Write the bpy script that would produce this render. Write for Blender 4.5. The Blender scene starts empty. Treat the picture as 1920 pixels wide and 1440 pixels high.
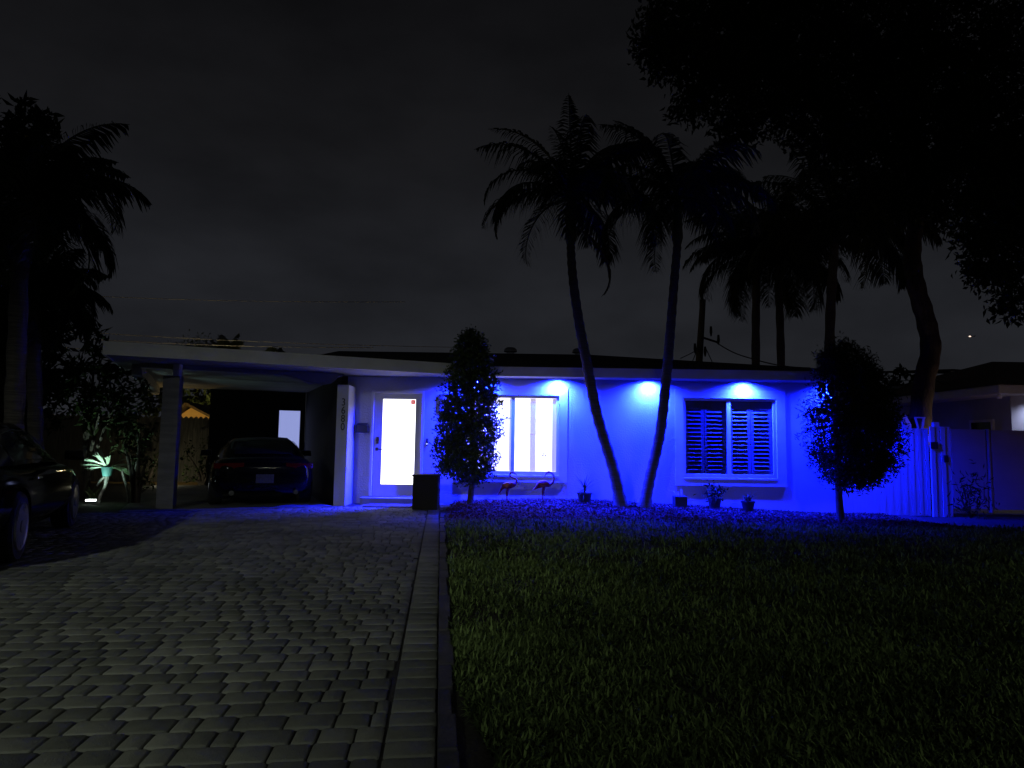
import bpy, bmesh, math, random
import numpy as np
from mathutils import Vector, Matrix

random.seed(7); rng = np.random.default_rng(7)
R = math.radians
scene = bpy.context.scene
COL = scene.collection

# ------------------------------------------------------------------ camera, world, lights, exposure
F, PITCH, ROLL, CAMH = 1250.0, math.atan(110/1250), R(.83), 1.25
cd = bpy.data.cameras.new('camera'); cd.sensor_width = 36; cd.lens = 36*F/1920
cd.clip_start = .05; cd.clip_end = 6000
cam = bpy.data.objects.new('camera', cd); COL.objects.link(cam)
cam.matrix_world = Matrix.Translation((0, 0, CAMH)) @ Matrix.Rotation(R(90)+PITCH, 4, 'X') @ Matrix.Rotation(ROLL, 4, 'Z')
scene.camera = cam
scene.view_settings.view_transform = 'Standard'; scene.view_settings.look = 'None'
scene.view_settings.exposure = 0; scene.view_settings.gamma = 1
try:
    scene.cycles.use_denoising = True; scene.cycles.denoiser = 'OPENIMAGEDENOISE'
    scene.cycles.max_bounces = 6; scene.cycles.sample_clamp_indirect = 4
except Exception: pass

def ray(px, py):
    u = (px-960)/F; v = (720-py)/F
    x = u*math.cos(ROLL)-v*math.sin(ROLL); y = u*math.sin(ROLL)+v*math.cos(ROLL)
    return x, math.cos(PITCH)-y*math.sin(PITCH), math.sin(PITCH)+y*math.cos(PITCH)
def at(px, py, Y):
    a = ray(px, py); t = Y/a[1]; return Vector((a[0]*t, Y, CAMH+a[2]*t))

w = bpy.data.worlds.new('World'); scene.world = w; w.use_nodes = True
nt = w.node_tree; nt.nodes.clear()
wo = nt.nodes.new('ShaderNodeOutputWorld'); bg = nt.nodes.new('ShaderNodeBackground')
tc = nt.nodes.new('ShaderNodeTexCoord'); sx = nt.nodes.new('ShaderNodeSeparateXYZ')
rp = nt.nodes.new('ShaderNodeValToRGB')
rp.color_ramp.elements[0].position = 0.0; rp.color_ramp.elements[0].color = (.0165, .0175, .0215, 1)
rp.color_ramp.elements[1].position = .62; rp.color_ramp.elements[1].color = (.0036, .0036, .0042, 1)
e = rp.color_ramp.elements.new(.22); e.color = (.0130, .0138, .0168, 1)
e = rp.color_ramp.elements.new(.40); e.color = (.0075, .0076, .0088, 1)
mp = nt.nodes.new('ShaderNodeMapping'); mp.inputs['Scale'].default_value = (2.2, 2.2, 4.6)
nz = nt.nodes.new('ShaderNodeTexNoise'); nz.inputs['Scale'].default_value = 2.2; nz.inputs['Detail'].default_value = 6
nr = nt.nodes.new('ShaderNodeMapRange'); nr.inputs[1].default_value = .3; nr.inputs[2].default_value = .7
nr.inputs[3].default_value = .74; nr.inputs[4].default_value = 1.24
mx = nt.nodes.new('ShaderNodeVectorMath'); mx.operation = 'SCALE'
L = nt.links.new
L(tc.outputs['Generated'], sx.inputs[0]); L(sx.outputs['Z'], rp.inputs[0])
L(tc.outputs['Generated'], mp.inputs[0]); L(mp.outputs[0], nz.inputs['Vector'])
L(nz.outputs[0], nr.inputs[0]); L(rp.outputs[0], mx.inputs[0]); L(nr.outputs[0], mx.inputs['Scale'])
L(mx.outputs[0], bg.inputs[0]); bg.inputs[1].default_value = 1.0; L(bg.outputs[0], wo.inputs[0])

def spot(name, loc, target, power, color, size, blend, radius):
    ld = bpy.data.lights.new(name, 'SPOT'); ld.energy = power; ld.color = color
    ld.spot_size = R(size); ld.spot_blend = blend; ld.shadow_soft_size = radius
    o = bpy.data.objects.new(name, ld); COL.objects.link(o); o.location = loc
    o.rotation_euler = (Vector(target)-Vector(loc)).to_track_quat('-Z', 'Y').to_euler(); return o
def point(name, loc, power, color, radius):
    ld = bpy.data.lights.new(name, 'POINT'); ld.energy = power; ld.color = color; ld.shadow_soft_size = radius
    o = bpy.data.objects.new(name, ld); COL.objects.link(o); o.location = loc; return o
LAMP_X = [-.72, .93, 2.79, 4.73, 6.55]
BLUE = (.0024, .0080, 1.0)
for i, x in enumerate(LAMP_X):
    spot('downlight_beam', (x, 13.42, 2.535), (x, 13.42+.27, 1.635), [9000, 5600, 5000, 5000, 2700][i], BLUE, 160, .9, .025)
# the street lamp across the road behind the camera
spot('street_or_fill_beam', (-6.5, -8, 6.8), (-4.0, 4.8, 0), 1300, (.93, 1.0, .88), 43, 1.0, .12)

# added dim fill, unseen behind the camera, to lift the right lawn
spot('street_or_fill_beam', (8.0, -11, 6.8), (3.9, 3.4, 0), 460, (.95, 1.0, .88), 40, 1.0, .12)

# ------------------------------------------------------------------ materials
MATS = {}
def mat(name, c1, c2=None, rough=.8, scale=8, bump=0, bscale=60, metal=0, spec=.5, tone=False, emit=None, estr=0, detail=5, coat=0, trans=0, stretch=None):
    m = bpy.data.materials.new(name); m.use_nodes = True; n = m.node_tree.nodes; l = m.node_tree.links.new
    p = n['Principled BSDF']
    p.inputs['Roughness'].default_value = rough; p.inputs['Metallic'].default_value = metal
    p.inputs['Specular IOR Level'].default_value = spec; p.inputs['Coat Weight'].default_value = coat
    p.inputs['Base Color'].default_value = (*c1, 1)
    t = n.new('ShaderNodeTexCoord'); src = t.outputs['Object']
    if stretch:
        mm = n.new('ShaderNodeMapping'); mm.inputs['Scale'].default_value = stretch; l(src, mm.inputs[0]); src = mm.outputs[0]
    if c2:
        ramp = n.new('ShaderNodeMix'); ramp.data_type = 'RGBA'
        ramp.inputs[6].default_value = (*c1, 1); ramp.inputs[7].default_value = (*c2, 1)
        q = n.new('ShaderNodeTexNoise'); q.inputs['Scale'].default_value = scale; q.inputs['Detail'].default_value = detail
        l(src, q.inputs['Vector'])
        if tone:
            a = n.new('ShaderNodeAttribute'); a.attribute_name = 'tone'
            s = n.new('ShaderNodeMath'); s.operation = 'MULTIPLY_ADD'; s.inputs[1].default_value = .6
            l(q.outputs[0], s.inputs[0]); 
            k = n.new('ShaderNodeMath'); k.operation = 'MULTIPLY_ADD'; k.inputs[1].default_value = .8; k.inputs[2].default_value = -.2
            l(a.outputs['Fac'], k.inputs[0]); l(k.outputs[0], s.inputs[2]); s.use_clamp = True
            l(s.outputs[0], ramp.inputs[0])
        else:
            s = n.new('ShaderNodeMapRange'); s.inputs[1].default_value = .35; s.inputs[2].default_value = .65
            l(q.outputs[0], s.inputs[0]); l(s.outputs[0], ramp.inputs[0])
        l(ramp.outputs[2], p.inputs['Base Color'])
    if bump:
        q2 = n.new('ShaderNodeTexNoise'); q2.inputs['Scale'].default_value = bscale; q2.inputs['Detail'].default_value = 6
        l(src, q2.inputs['Vector'])
        b = n.new('ShaderNodeBump'); b.inputs['Strength'].default_value = bump; b.inputs['Distance'].default_value = .02
        l(q2.outputs[0], b.inputs['Height']); l(b.outputs[0], p.inputs['Normal'])
    if emit:
        p.inputs['Emission Color'].default_value = (*emit, 1); p.inputs['Emission Strength'].default_value = estr
    MATS[name] = m; return m
stucco = mat('white_stucco', (.62, .63, .64), (.56, .57, .59), .95, 2.2, .45, 34, spec=.2)
stucco_dim = mat('shaded_stucco', (.05, .05, .05), (.04, .04, .04), .9, 3, .3, 45)  # stucco copy darkened to paint in the carport's shade
trim = mat('white_trim_paint', (.78, .78, .79), (.72, .72, .74), .6, 5, .08, 30)
fasciam = mat('fascia_paint', (.78, .78, .77), (.68, .68, .67), .7, 2.5, .1, 20)
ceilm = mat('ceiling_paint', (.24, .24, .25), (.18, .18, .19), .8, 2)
slabm = mat('shaded_concrete', (.17, .17, .165), (.10, .10, .10), .85, 2, .2, 50)  # concrete copy with the carport's darkness put into its colour
beamm = mat('shaded_beam', (.30, .30, .31), (.24, .24, .25), .8, 2)  # greyed trim for the beams, carport shade put into the colour
shingle = mat('dark_shingle', (.035, .033, .034), (.022, .02, .022), .95, 14, .5, 40)
stone = mat('pillar_stone', (.20, .20, .22), (.13, .13, .15), .7, 2.5, .25, 18, stretch=(1, 1, 5))
blackm = mat('black_metal', (.02, .02, .022), rough=.45)
galv = mat('galvanised_metal', (.4, .4, .42), (.3, .3, .32), .4, 6, metal=.9)
glassm = mat('window_glass', (.012, .012, .015), rough=.06, spec=.6)
doorm = mat('door_paint', (.62, .62, .64), (.58, .58, .6), .5, 4)
litglass = mat('lit_frosted_glass', (.9, .9, .9), rough=.5, emit=(1, .97, .95), estr=2.6)
litblind = mat('lit_sheer_blind', (.9, .9, .9), rough=.6, emit=(1, .98, .96), estr=1.7)
_n = litblind.node_tree.nodes; _l = litblind.node_tree.links.new
_t = _n.new('ShaderNodeTexCoord'); _w = _n.new('ShaderNodeTexWave'); _w.wave_type = 'BANDS'; _w.bands_direction = 'X'; _w.inputs['Scale'].default_value = 9; _w.inputs['Distortion'].default_value = 3.5; _w.inputs['Detail'].default_value = 3; _w.inputs['Detail Scale'].default_value = .4
_m = _n.new('ShaderNodeMapRange'); _m.inputs[3].default_value = .78; _m.inputs[4].default_value = 1.9
_l(_t.outputs['Object'], _w.inputs['Vector']); _l(_w.outputs['Fac'], _m.inputs[0]); _l(_m.outputs[0], _n['Principled BSDF'].inputs['Emission Strength'])
litgrey = mat('lit_curtain', (.5, .5, .55), rough=.8, emit=(.36, .33, .47), estr=1.0)
litdim = mat('lit_lavender_glass', (.5, .5, .6), rough=.5, emit=(.30, .35, .72), estr=.9)
bronze = mat('bronze_hardware', (.10, .07, .05), rough=.35, metal=.8)
redst = mat('red_sticker', (.6, .06, .05), rough=.5, emit=(.75, .10, .08), estr=.6)
whitest = mat('sticker_white', (.8, .8, .8), rough=.5, emit=(.9, .7, .7), estr=.5)
paper = mat('paper', (.8, .8, .8), rough=.8)
louvre = mat('shutter_paint', (.24, .24, .26), rough=.6)
paver = mat('paver', (.17, .18, .145), (.31, .32, .265), .92, 14, .45, 170, tone=True, spec=.15)
_n = paver.node_tree.nodes; _l = paver.node_tree.links.new
_t = _n.new('ShaderNodeTexCoord'); _w = _n.new('ShaderNodeTexNoise'); _w.inputs['Scale'].default_value = .9; _w.inputs['Detail'].default_value = 5
_m = _n.new('ShaderNodeMapRange'); _m.inputs[1].default_value = .35; _m.inputs[2].default_value = .65; _m.inputs[3].default_value = .70; _m.inputs[4].default_value = 1.1
_x = _n.new('ShaderNodeVectorMath'); _x.operation = 'SCALE'; _p = _n['Principled BSDF']; _s = _p.inputs['Base Color'].links[0].from_socket
_l(_t.outputs['Object'], _w.inputs['Vector']); _l(_w.outputs[0], _m.inputs[0]); _l(_s, _x.inputs[0]); _l(_m.outputs[0], _x.inputs['Scale']); _l(_x.outputs[0], _p.inputs['Base Color'])
joint = mat('joint_sand', (.045, .042, .037), (.03, .028, .025), .95, 30, .4, 120)
concrete = mat('concrete', (.36, .36, .35), (.27, .27, .26), .85, 3, .25, 50)
kerbm = mat('kerb_concrete', (.09, .085, .095), (.055, .055, .06), .9, 4, .4, 40)
soil = mat('soil', (.035, .03, .022), (.02, .022, .012), .95, 5, .6, 40)
dirt = mat('dark_ground', (.04, .038, .032), (.03, .03, .025), .95, 2, .5, 20)
mulchm = mat('mulch', (.09, .034, .03), (.045, .018, .016), .95, 12, .8, 60)
chipm = mat('mulch_chip', (.06, .024, .022), (.17, .075, .065), .95, 6, tone=True, spec=.1)
grassm = mat('grass_blade', (.024, .036, .014), (.27, .39, .125), .7, 3, tone=True, spec=.12)
leafm = mat('topiary_leaf', (.03, .055, .012), (.09, .125, .035), .5, 3, tone=True, spec=.3)
darkleaf = mat('dark_leaf', (.014, .024, .006), (.036, .054, .014), .75, 2, tone=True, spec=.1)
palmleaf = mat('palm_leaf', (.016, .026, .010), (.045, .06, .022), .55, 2, tone=True, spec=.3)
deadleaf = mat('dead_frond', (.06, .045, .03), (.10, .08, .05), .8, 3, tone=True, spec=.2)
palmbark = mat('palm_bark', (.16, .145, .125), (.09, .08, .07), .9, 9, .7, 30, stretch=(.4, .4, 5))
bark = mat('bark', (.10, .075, .055), (.045, .035, .028), .95, 10, 1.0, 25, stretch=(3, 3, .6))
shaft = mat('crownshaft', (.10, .12, .06), (.07, .085, .045), .5, 4)
pvc = mat('white_vinyl', (.70, .70, .72), (.64, .64, .67), .5, 3)
panelm = mat('panel_wall_paint', (.40, .36, .36), (.35, .32, .33), .85, 2, .15, 30)
wood = mat('weathered_wood', (.17, .15, .11), (.10, .088, .065), .9, 5, .5, 20, stretch=(6, 6, .6))
potm = mat('plastic_pot', (.018, .018, .018), rough=.6)
terrac = mat('teal_pot', (.06, .17, .16), (.04, .13, .12), .6, 8)
boxm = mat('woven_resin', (.022, .018, .016), (.012, .010, .010), .7, 40, .9, 90)
pinkm = mat('flamingo_metal', (.24, .035, .06), (.16, .02, .04), .32, 12, metal=.35)
carb = mat('black_car_paint', (.003, .003, .004), rough=.09, spec=.25)
carb2 = mat('dark_car_paint', (.003, .003, .004), rough=.09, spec=.25)
rubber = mat('rubber', (.012, .012, .012), rough=.85)
alloy = mat('alloy', (.45, .45, .47), rough=.28, metal=1)
chrome = mat('chrome', (.6, .6, .62), rough=.15, metal=1)
tail = mat('tail_light_lens', (.09, .002, .004), rough=.15)
plate = mat('number_plate', (.06, .06, .05), (.03, .03, .03), .6, 30)
fern = mat('staghorn_leaf', (.34, .44, .30), (.44, .52, .38), .6, 5, tone=True)
spiky = mat('pot_plant_leaf', (.02, .035, .010), (.05, .065, .022), .7, 4, tone=True, spec=.15)
tilem = mat('roof_tile', (.12, .09, .07), (.07, .06, .05), .9, 8, .5, 20)
house2 = mat('neighbour_stucco', (.45, .46, .5), (.4, .41, .45), .9, 2)
ochre = mat('ochre_wall', (.62, .45, .22), (.55, .40, .2), .9, 3)
matm = mat('door_mat', (.12, .105, .085), (.08, .07, .06), .98, 40, .6, 150)
lampface = mat('lamp_lens', (.9, .9, .9), emit=(.03, .12, 1), estr=30)
lamphead = mat('garden_lamp_lens', (.9, .9, .9), emit=(.9, 1, .97), estr=6)
tinywhite = mat('navigation_light', (.9, .9, .9), emit=(1, .75, .6), estr=1.5)
bellface = mat('doorbell_ring', (.9, .9, .9), emit=(.85, .9, 1), estr=1.6)
wirem = mat('aluminium_cable', (.6, .6, .62), rough=.5)
greymetal = mat('grey_metal', (.30, .30, .31), rough=.5, metal=.3)

# ------------------------------------------------------------------ mesh helpers
WM = {}
def tag(o, label=None, cat=None, group=None, kind=None):
    if label: o['label'] = label
    if cat: o['category'] = cat
    if group: o['group'] = group
    if kind: o['kind'] = kind
    return o
def thing(name, loc, label, cat, group=None, heading=None):
    o = bpy.data.objects.new(name, None); COL.objects.link(o); o.empty_display_size = .2
    o.location = loc
    M = Matrix.Translation(loc)
    if heading is not None:
        o.rotation_euler = (0, 0, heading); M = M @ Matrix.Rotation(heading, 4, 'Z')
    WM[o] = M; return tag(o, label, cat, group)
def link(name, me, m, parent=None, loc=(0, 0, 0), local=False, smooth=False):
    M = WM[parent] if parent else Matrix.Translation(loc)
    if not local: me.transform(M.inverted())
    o = bpy.data.objects.new(name, me); COL.objects.link(o); me.materials.append(m)
    if parent: o.parent = parent
    else: o.location = loc
    WM[o] = M
    if smooth: me.polygons.foreach_set('use_smooth', [True]*len(me.polygons))
    me.update(); return o
class MB:
    def __init__(s): s.v = []; s.f = []
    def add(s, vs, fs):
        k = len(s.v); s.v += [tuple(q) for q in vs]; s.f += [tuple(i+k for i in f) for f in fs]; return s
    def box(s, x0, x1, y0, y1, z0, z1):
        return s.add([(x0,y0,z0),(x1,y0,z0),(x1,y1,z0),(x0,y1,z0),(x0,y0,z1),(x1,y0,z1),(x1,y1,z1),(x0,y1,z1)],
                     [(0,3,2,1),(4,5,6,7),(0,1,5,4),(1,2,6,5),(2,3,7,6),(3,0,4,7)])
    def prism(s, poly, z0, z1):   # poly in xy, counter-clockwise
        n = len(poly)
        return s.add([(x,y,z0) for x,y in poly]+[(x,y,z1) for x,y in poly],
                     [tuple(range(n-1,-1,-1)), tuple(range(n,2*n))]+[(i,(i+1)%n,n+(i+1)%n,n+i) for i in range(n)])
    def extrude(s, pts, d):       # closed 3-D outline pushed along d
        n = len(pts); d = Vector(d); p = [Vector(q) for q in pts]
        return s.add(p+[q+d for q in p], [tuple(range(n-1,-1,-1)), tuple(range(n,2*n))]+[(i,(i+1)%n,n+(i+1)%n,n+i) for i in range(n)])
    def bar(s, p0, p1, wd, h, up=(0,0,1)):
        p0 = Vector(p0); p1 = Vector(p1); d = (p1-p0).normalized(); r = d.cross(Vector(up)).normalized(); u = r.cross(d)
        q = [p0+r*a*wd/2+u*b*h/2 for a,b in ((-1,-1),(1,-1),(1,1),(-1,1))]
        return s.extrude(q, p1-p0)
    def tube(s, path, radii, seg=8):
        P = [Vector(p) for p in path]; n = len(P)
        if not hasattr(radii, '__len__'): radii = [radii]*n
        t0 = (P[1]-P[0]).normalized(); r = t0.orthogonal().normalized(); vs = []
        for i in range(n):
            t = (P[min(i+1,n-1)]-P[max(i-1,0)]).normalized()
            r = (r-t*r.dot(t)); r = r.normalized() if r.length > 1e-6 else t.orthogonal().normalized()
            b = t.cross(r)
            for k in range(seg):
                a = 2*math.pi*k/seg; vs.append(P[i]+(r*math.cos(a)+b*math.sin(a))*radii[i])
        fs = [(i*seg+k, i*seg+(k+1)%seg, (i+1)*seg+(k+1)%seg, (i+1)*seg+k) for i in range(n-1) for k in range(seg)]
        fs += [tuple(range(seg-1,-1,-1)), tuple((n-1)*seg+k for k in range(seg))]
        return s.add(vs, fs)
    def lathe(s, prof, c, seg=20, axis='z'):
        vs = []
        for r, z in prof:
            for k in range(seg):
                a = 2*math.pi*k/seg
                q = (r*math.cos(a), r*math.sin(a), z)
                if axis == 'y': q = (q[0], q[2], q[1])
                if axis == 'x': q = (q[2], q[0], q[1])
                vs.append((c[0]+q[0], c[1]+q[1], c[2]+q[2]))
        n = len(prof)
        fs = [(i*seg+k, i*seg+(k+1)%seg, (i+1)*seg+(k+1)%seg, (i+1)*seg+k) for i in range(n-1) for k in range(seg)]
        fs += [tuple(range(seg-1,-1,-1)), tuple((n-1)*seg+k for k in range(seg))]
        return s.add(vs, fs)
    def build(s, name, m, parent=None, loc=(0,0,0), local=False, smooth=False, bevel=0, fix=True):
        me = bpy.data.meshes.new(name); me.from_pydata(s.v, [], s.f)
        if bevel or fix:
            bm = bmesh.new(); bm.from_mesh(me); bmesh.ops.recalc_face_normals(bm, faces=bm.faces)
            if bevel:
                bmesh.ops.bevel(bm, geom=[e for e in bm.edges if e.is_manifold and e.calc_face_angle(0) > .5], offset=bevel, segments=2, affect='EDGES', profile=.6, clamp_overlap=True)
            bm.to_mesh(me); bm.free()
        o = link(name, me, m, parent, loc, local, smooth)
        if smooth and len(s.v) > 8:
            try: me.set_sharp_from_angle(angle=R(42))
            except Exception: pass
        return o
def arrays(name, V, quads, tone, m, parent=None, loc=(0,0,0), per=None, faces_n=4, smooth=False):
    """V (n,3), quads (m,faces_n) as numpy arrays; tone per face."""
    me = bpy.data.meshes.new(name); nv, nf = len(V), len(quads)
    me.vertices.add(nv); me.vertices.foreach_set('co', np.asarray(V, np.float32).ravel())
    me.loops.add(nf*faces_n); me.loops.foreach_set('vertex_index', np.asarray(quads, np.int32).ravel())
    me.polygons.add(nf); me.polygons.foreach_set('loop_start', np.arange(0, nf*faces_n, faces_n, dtype=np.int32))
    if tone is not None:
        a = me.attributes.new('tone', 'FLOAT', 'FACE'); a.data.foreach_set('value', np.asarray(tone, np.float32))
    me.update(calc_edges=True); me.validate()
    return link(name, me, m, parent, loc, smooth=smooth)
def unit(a): return a/np.maximum(np.linalg.norm(a, axis=1, keepdims=True), 1e-9)
def leaves(C, length, width, out=None, bias=.6, droop=0):
    """leaf quads at centres C: (V, F, tone)"""
    n = len(C); d = unit(rng.normal(size=(n,3)))
    if out is not None: d = unit(d+out*bias)
    d[:,2] -= droop; d = unit(d)
    s = unit(np.cross(d, unit(rng.normal(size=(n,3))))); nn = np.cross(d, s)
    ln = length*rng.uniform(.65, 1.25, (n,1)); wd = width*rng.uniform(.7, 1.2, (n,1))
    a = C; b = C+d*ln*.45+s*wd*.5+nn*wd*.2; c = C+d*ln-nn*ln*.12; e = C+d*ln*.45-s*wd*.5+nn*wd*.2
    V = np.stack([a,b,c,e], 1).reshape(-1,3); Fq = np.arange(4*n).reshape(n,4)
    return V, Fq, rng.uniform(0,1,n)

# ------------------------------------------------------------------ terrain
def sst(a, b, x):
    t = np.clip((np.asarray(x, float)-a)/(b-a), 0, 1); return t*t*(3-2*t)
def g(x, y):
    x = np.asarray(x, float)
    return sst(9.6, 12.6, y)*(.10*np.exp(-((x-1.0)/1.7)**2)+.02*np.exp(-((x+1)/1.)**2) - .11*sst(3.3, 6.6, x))
def gz(x, y): return float(g(x, y))
def xe(y): return -.27-.105*(np.asarray(y, float)-2.68)       # right edge of the driveway border
A = np.array([.914, .407]); Bv = np.array([-.407, .914])      # carport: along its front, into its depth
P0 = np.array([-6.18, 10.7])                                  # a point on the carport fascia line
def cp(s, t): q = P0+A*s+Bv*t; return float(q[0]), float(q[1])

gnd = MB().add([(-200,-60,-.16),(200,-60,-.16),(200,400,-.16),(-200,400,-.16)], [(0,1,2,3)]).build('ground', dirt, fix=False); gnd['kind'] = 'structure'
ys = np.concatenate([np.arange(-4, 13.61, .25), [13.75]]); ts = np.concatenate([np.arange(0, 9, .25), [10, 12, 15, 20, 28]])
V = []; Fq = []
for y in ys:
    for t in ts:
        x = float(xe(y))+.07+t
        V.append((x, y, gz(x, y)-.012+.012*math.sin(3.1*x+1.3*y)*math.sin(2.3*y-x)*min(1, t)))
nx = len(ts)
for j in range(len(ys)-1):
    for i in range(nx-1): Fq.append((j*nx+i, j*nx+i+1, (j+1)*nx+i+1, (j+1)*nx+i))
arrays('lawn', np.array(V), np.array(Fq), None, soil, smooth=True)['kind'] = 'structure'

# mulch bed: a raised sheet in front of the house wall
V = []; Fq = []; xs = np.arange(-1.05, 8.0, .12); vs_ = np.linspace(0, 1, 22)
for x in xs:
    y0 = 10.75+.22*math.sin(1.1*x)+.12*math.sin(2.9*x+1)+.10*x*(x > 0)
    for v in vs_:
        y = y0+(13.6-y0)*v; xx = max(x, float(xe(y))+.1)
        V.append((xx, y, gz(xx, y)+.030*min(1, v*6)*(1+.5*math.sin(7*xx)*math.sin(6*y))-.006))
n = len(vs_)
for i in range(len(xs)-1):
    for j in range(n-1): Fq.append((i*n+j, (i+1)*n+j, (i+1)*n+j+1, i*n+j+1))
arrays('mulch_bed', np.array(V), np.array(Fq), None, mulchm, smooth=True)['kind'] = 'structure'
N = 22000
cx = rng.uniform(-1.1, 7.5, N); cy = 10.6+(13.55-10.6)*rng.uniform(0, 1, N)**.9+.10*np.maximum(cx, 0)*rng.uniform(0,.8,N); cy = np.minimum(cy, 13.55)
keep = cx > xe(cy)+.12; cx = cx[keep]; cy = cy[keep]
C = np.stack([cx, cy, g(cx, cy)+.034+rng.uniform(0, .014, len(cx))], 1)
V, Fq, tn = leaves(C, .042, .018, out=np.stack([rng.normal(size=len(cx)), rng.normal(size=len(cx)), .03*rng.normal(size=len(cx))], 1), bias=2.0)
o = arrays('mulch_chips', V, Fq, tn**2, chipm); tag(o, 'loose brown wood chips covering the bed along the house', 'mulch', kind='stuff')

# ------------------------------------------------------------------ driveway of pavers
H = np.array([-.1045, .9945]); Lf = np.array([-.9945, -.1045]); E0 = np.array([-.27, 2.68])
def ds(s, t): return E0+H*s+Lf*t
V = []; Fq = []; tn = []
def add_paver(s0, s1, t0, t1, gap=.0048, cut=.010):
    a = gap; h = random.uniform(-.0015, .0015); b = .006; t = random.random(); k = cut*random.uniform(.7, 1.3)
    def ring(ins, z):
        S0, S1, T0, T1 = s0+a+ins, s1-a-ins, t0+a+ins, t1-a-ins; c = max(.004, k-ins*.4); r = lambda: random.uniform(-.0013, .0013)
        pts = [(S0+c,T0),(S1-c,T0),(S1,T0+c),(S1,T1-c),(S1-c,T1),(S0+c,T1),(S0,T1-c),(S0,T0+c)]
        return [(*ds(p+r(), q+r()), z) for p, q in pts]
    base = len(V); V.extend(ring(0, -.018)); V.extend(ring(.0004, -.003+h)); V.extend(ring(b, h+.003))
    for l in (0, 8):
        for i in range(8): Fq.append((base+l+i, base+l+8+i, base+l+8+(i+1)%8, base+l+(i+1)%8)); tn.append(t)
    q = base+16
    for f in ((0,7,6,5),(0,5,4,1),(1,4,3,2)): Fq.append(tuple(q+i for i in f)); tn.append(t)
def allowed(s, t):
    x, y = ds(s, t)
    if x > -2.95: return y < 13.34
    d = (x-P0[0])*Bv[0]+(y-P0[1])*Bv[1]
    return d < .62 and x > -9.2
s = -1.7; row = .150
while s < 11.2:
    add_paver(s, s+row*.97, .0+random.uniform(-.004,.004), .215, .003, .010)
    t = .222+random.uniform(-.1, 0); first = True
    while t < 9.0:
        wdt = random.choice((.105, .155, .155, .215))
        t0 = max(t, .222)
        if t+wdt-t0 > .05 and allowed(s+row/2, t0+.1): add_paver(s, s+row, t0, t+wdt)
        t += wdt
    s += row
arrays('driveway', np.array(V), np.array(Fq), np.array(tn), paver)['kind'] = 'structure'
poly = [tuple(ds(-2.5, -.0)), tuple(ds(11.05, 0)), (-1.35, 13.6), (-3.2, 13.6), cp(2.9, .75), cp(-4.0, .75), (-11, 2), (-11, -1), tuple(ds(-2.5, 10))]
MB().prism([poly[i] for i in range(len(poly)-1, -1, -1)], -.10, -.011).build('driveway_base', joint)['kind'] = 'structure'
k0, k1 = ds(-3, 0), ds(10.9, 0)
kb = MB(); nseg = 40
for i in range(nseg):
    a0 = ds(-3+13.8*i/nseg, -.004); a1 = ds(-3+13.8*(i+1)/nseg-.002, -.004)
    o0 = .075+.012*math.sin(i*1.7); zt = .022+.006*math.sin(i*2.3)
    kb.prism([tuple(a0), tuple(a0-Lf*o0), tuple(a1-Lf*o0), tuple(a1)], -.12, zt)
kb.build('kerb', kerbm, bevel=.006)['kind'] = 'structure'
# concrete apron and carport slab
MB().prism([cp(-.1, .66), cp(3.42, .66), cp(3.3, 1.4), cp(3.5, 7.4), cp(-.1, 7.4)], -.12, .012).build('carport_slab', slabm, bevel=.008)['kind'] = 'structure'
MB().prism([(-14, 9.9), cp(-.12, .62), cp(-.12, 9), (-14, 21)], -.14, -.02).build('planting_bed', soil)['kind'] = 'structure'

# ------------------------------------------------------------------ grass
def blades(n, ylo, yhi, size, seedpow=1.0):
    y = ylo+(yhi-ylo)*rng.uniform(0, 1, n)
    left = xe(y)+.09+.16*(1-sst(2.5, 3.7, y)); right = .82*y+.7
    x = left+(right-left)*rng.uniform(0, 1, n)
    # clumpy: drop blades in thin spots
    q = np.sin(2.1*x+1.7*y)*np.sin(3.3*y-1.1*x+.6)+.5*np.sin(7.7*x-2*y)*np.sin(6.1*y+3*x)
    lim = 10.75+.22*np.sin(1.1*x)+.10*np.maximum(x, 0)
    keep = (rng.uniform(-1.6, 1.2, n) < q+.35) & (y < lim+rng.normal(0, .18, n))
    x = x[keep]; y = y[keep]; n = len(x)
    az = rng.uniform(0, 2*np.pi, n); lean = rng.uniform(.35, 2.1, n)
    ln = size*rng.uniform(.5, 1.35, n); wd = .0062*rng.uniform(.7, 1.5, n)*(size/.07)
    d = np.stack([np.cos(az), np.sin(az)], 1); s_ = np.stack([-np.sin(az), np.cos(az)], 1)
    b = np.stack([x, y, g(x, y)-.012], 1)
    S = np.concatenate([s_*wd[:,None], np.zeros((n,1))], 1)
    m1 = b+np.concatenate([d*(ln*.45*np.sin(lean*.5))[:,None], (ln*.5*np.cos(lean*.5))[:,None]], 1)
    tp = m1+np.concatenate([d*(ln*.55*np.sin(lean*1.15))[:,None], (ln*.5*np.cos(lean*1.15))[:,None]], 1)
    V = np.stack([b-S*.7, b+S*.7, m1+S, m1-S, tp+S*.15, tp-S*.15], 1).reshape(-1,3)
    i = np.arange(n)[:,None]*6
    Fq = np.concatenate([i+np.array([0,1,2,3]), i+np.array([3,2,4,5])], 1).reshape(-1,4)
    t = np.clip(1.15*rng.uniform(0, 1, n)**2.2+.22*np.sin(2.4*x+.7*y)*np.sin(1.7*y)+.05, 0, 1)
    return V, Fq, np.repeat(t, 2)
parts = [blades(75000, 1.9, 4.4, .056), blades(60000, 4.0, 7.2, .064), blades(45000, 6.8, 11.8, .08)]
V = []; Fq = []; tn = []; off = 0
for a, b_, c in parts: V.append(a); Fq.append(b_+off); tn.append(c); off += len(a)
o = arrays('grass', np.concatenate(V), np.concatenate(Fq), np.concatenate(tn), grassm)
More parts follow.
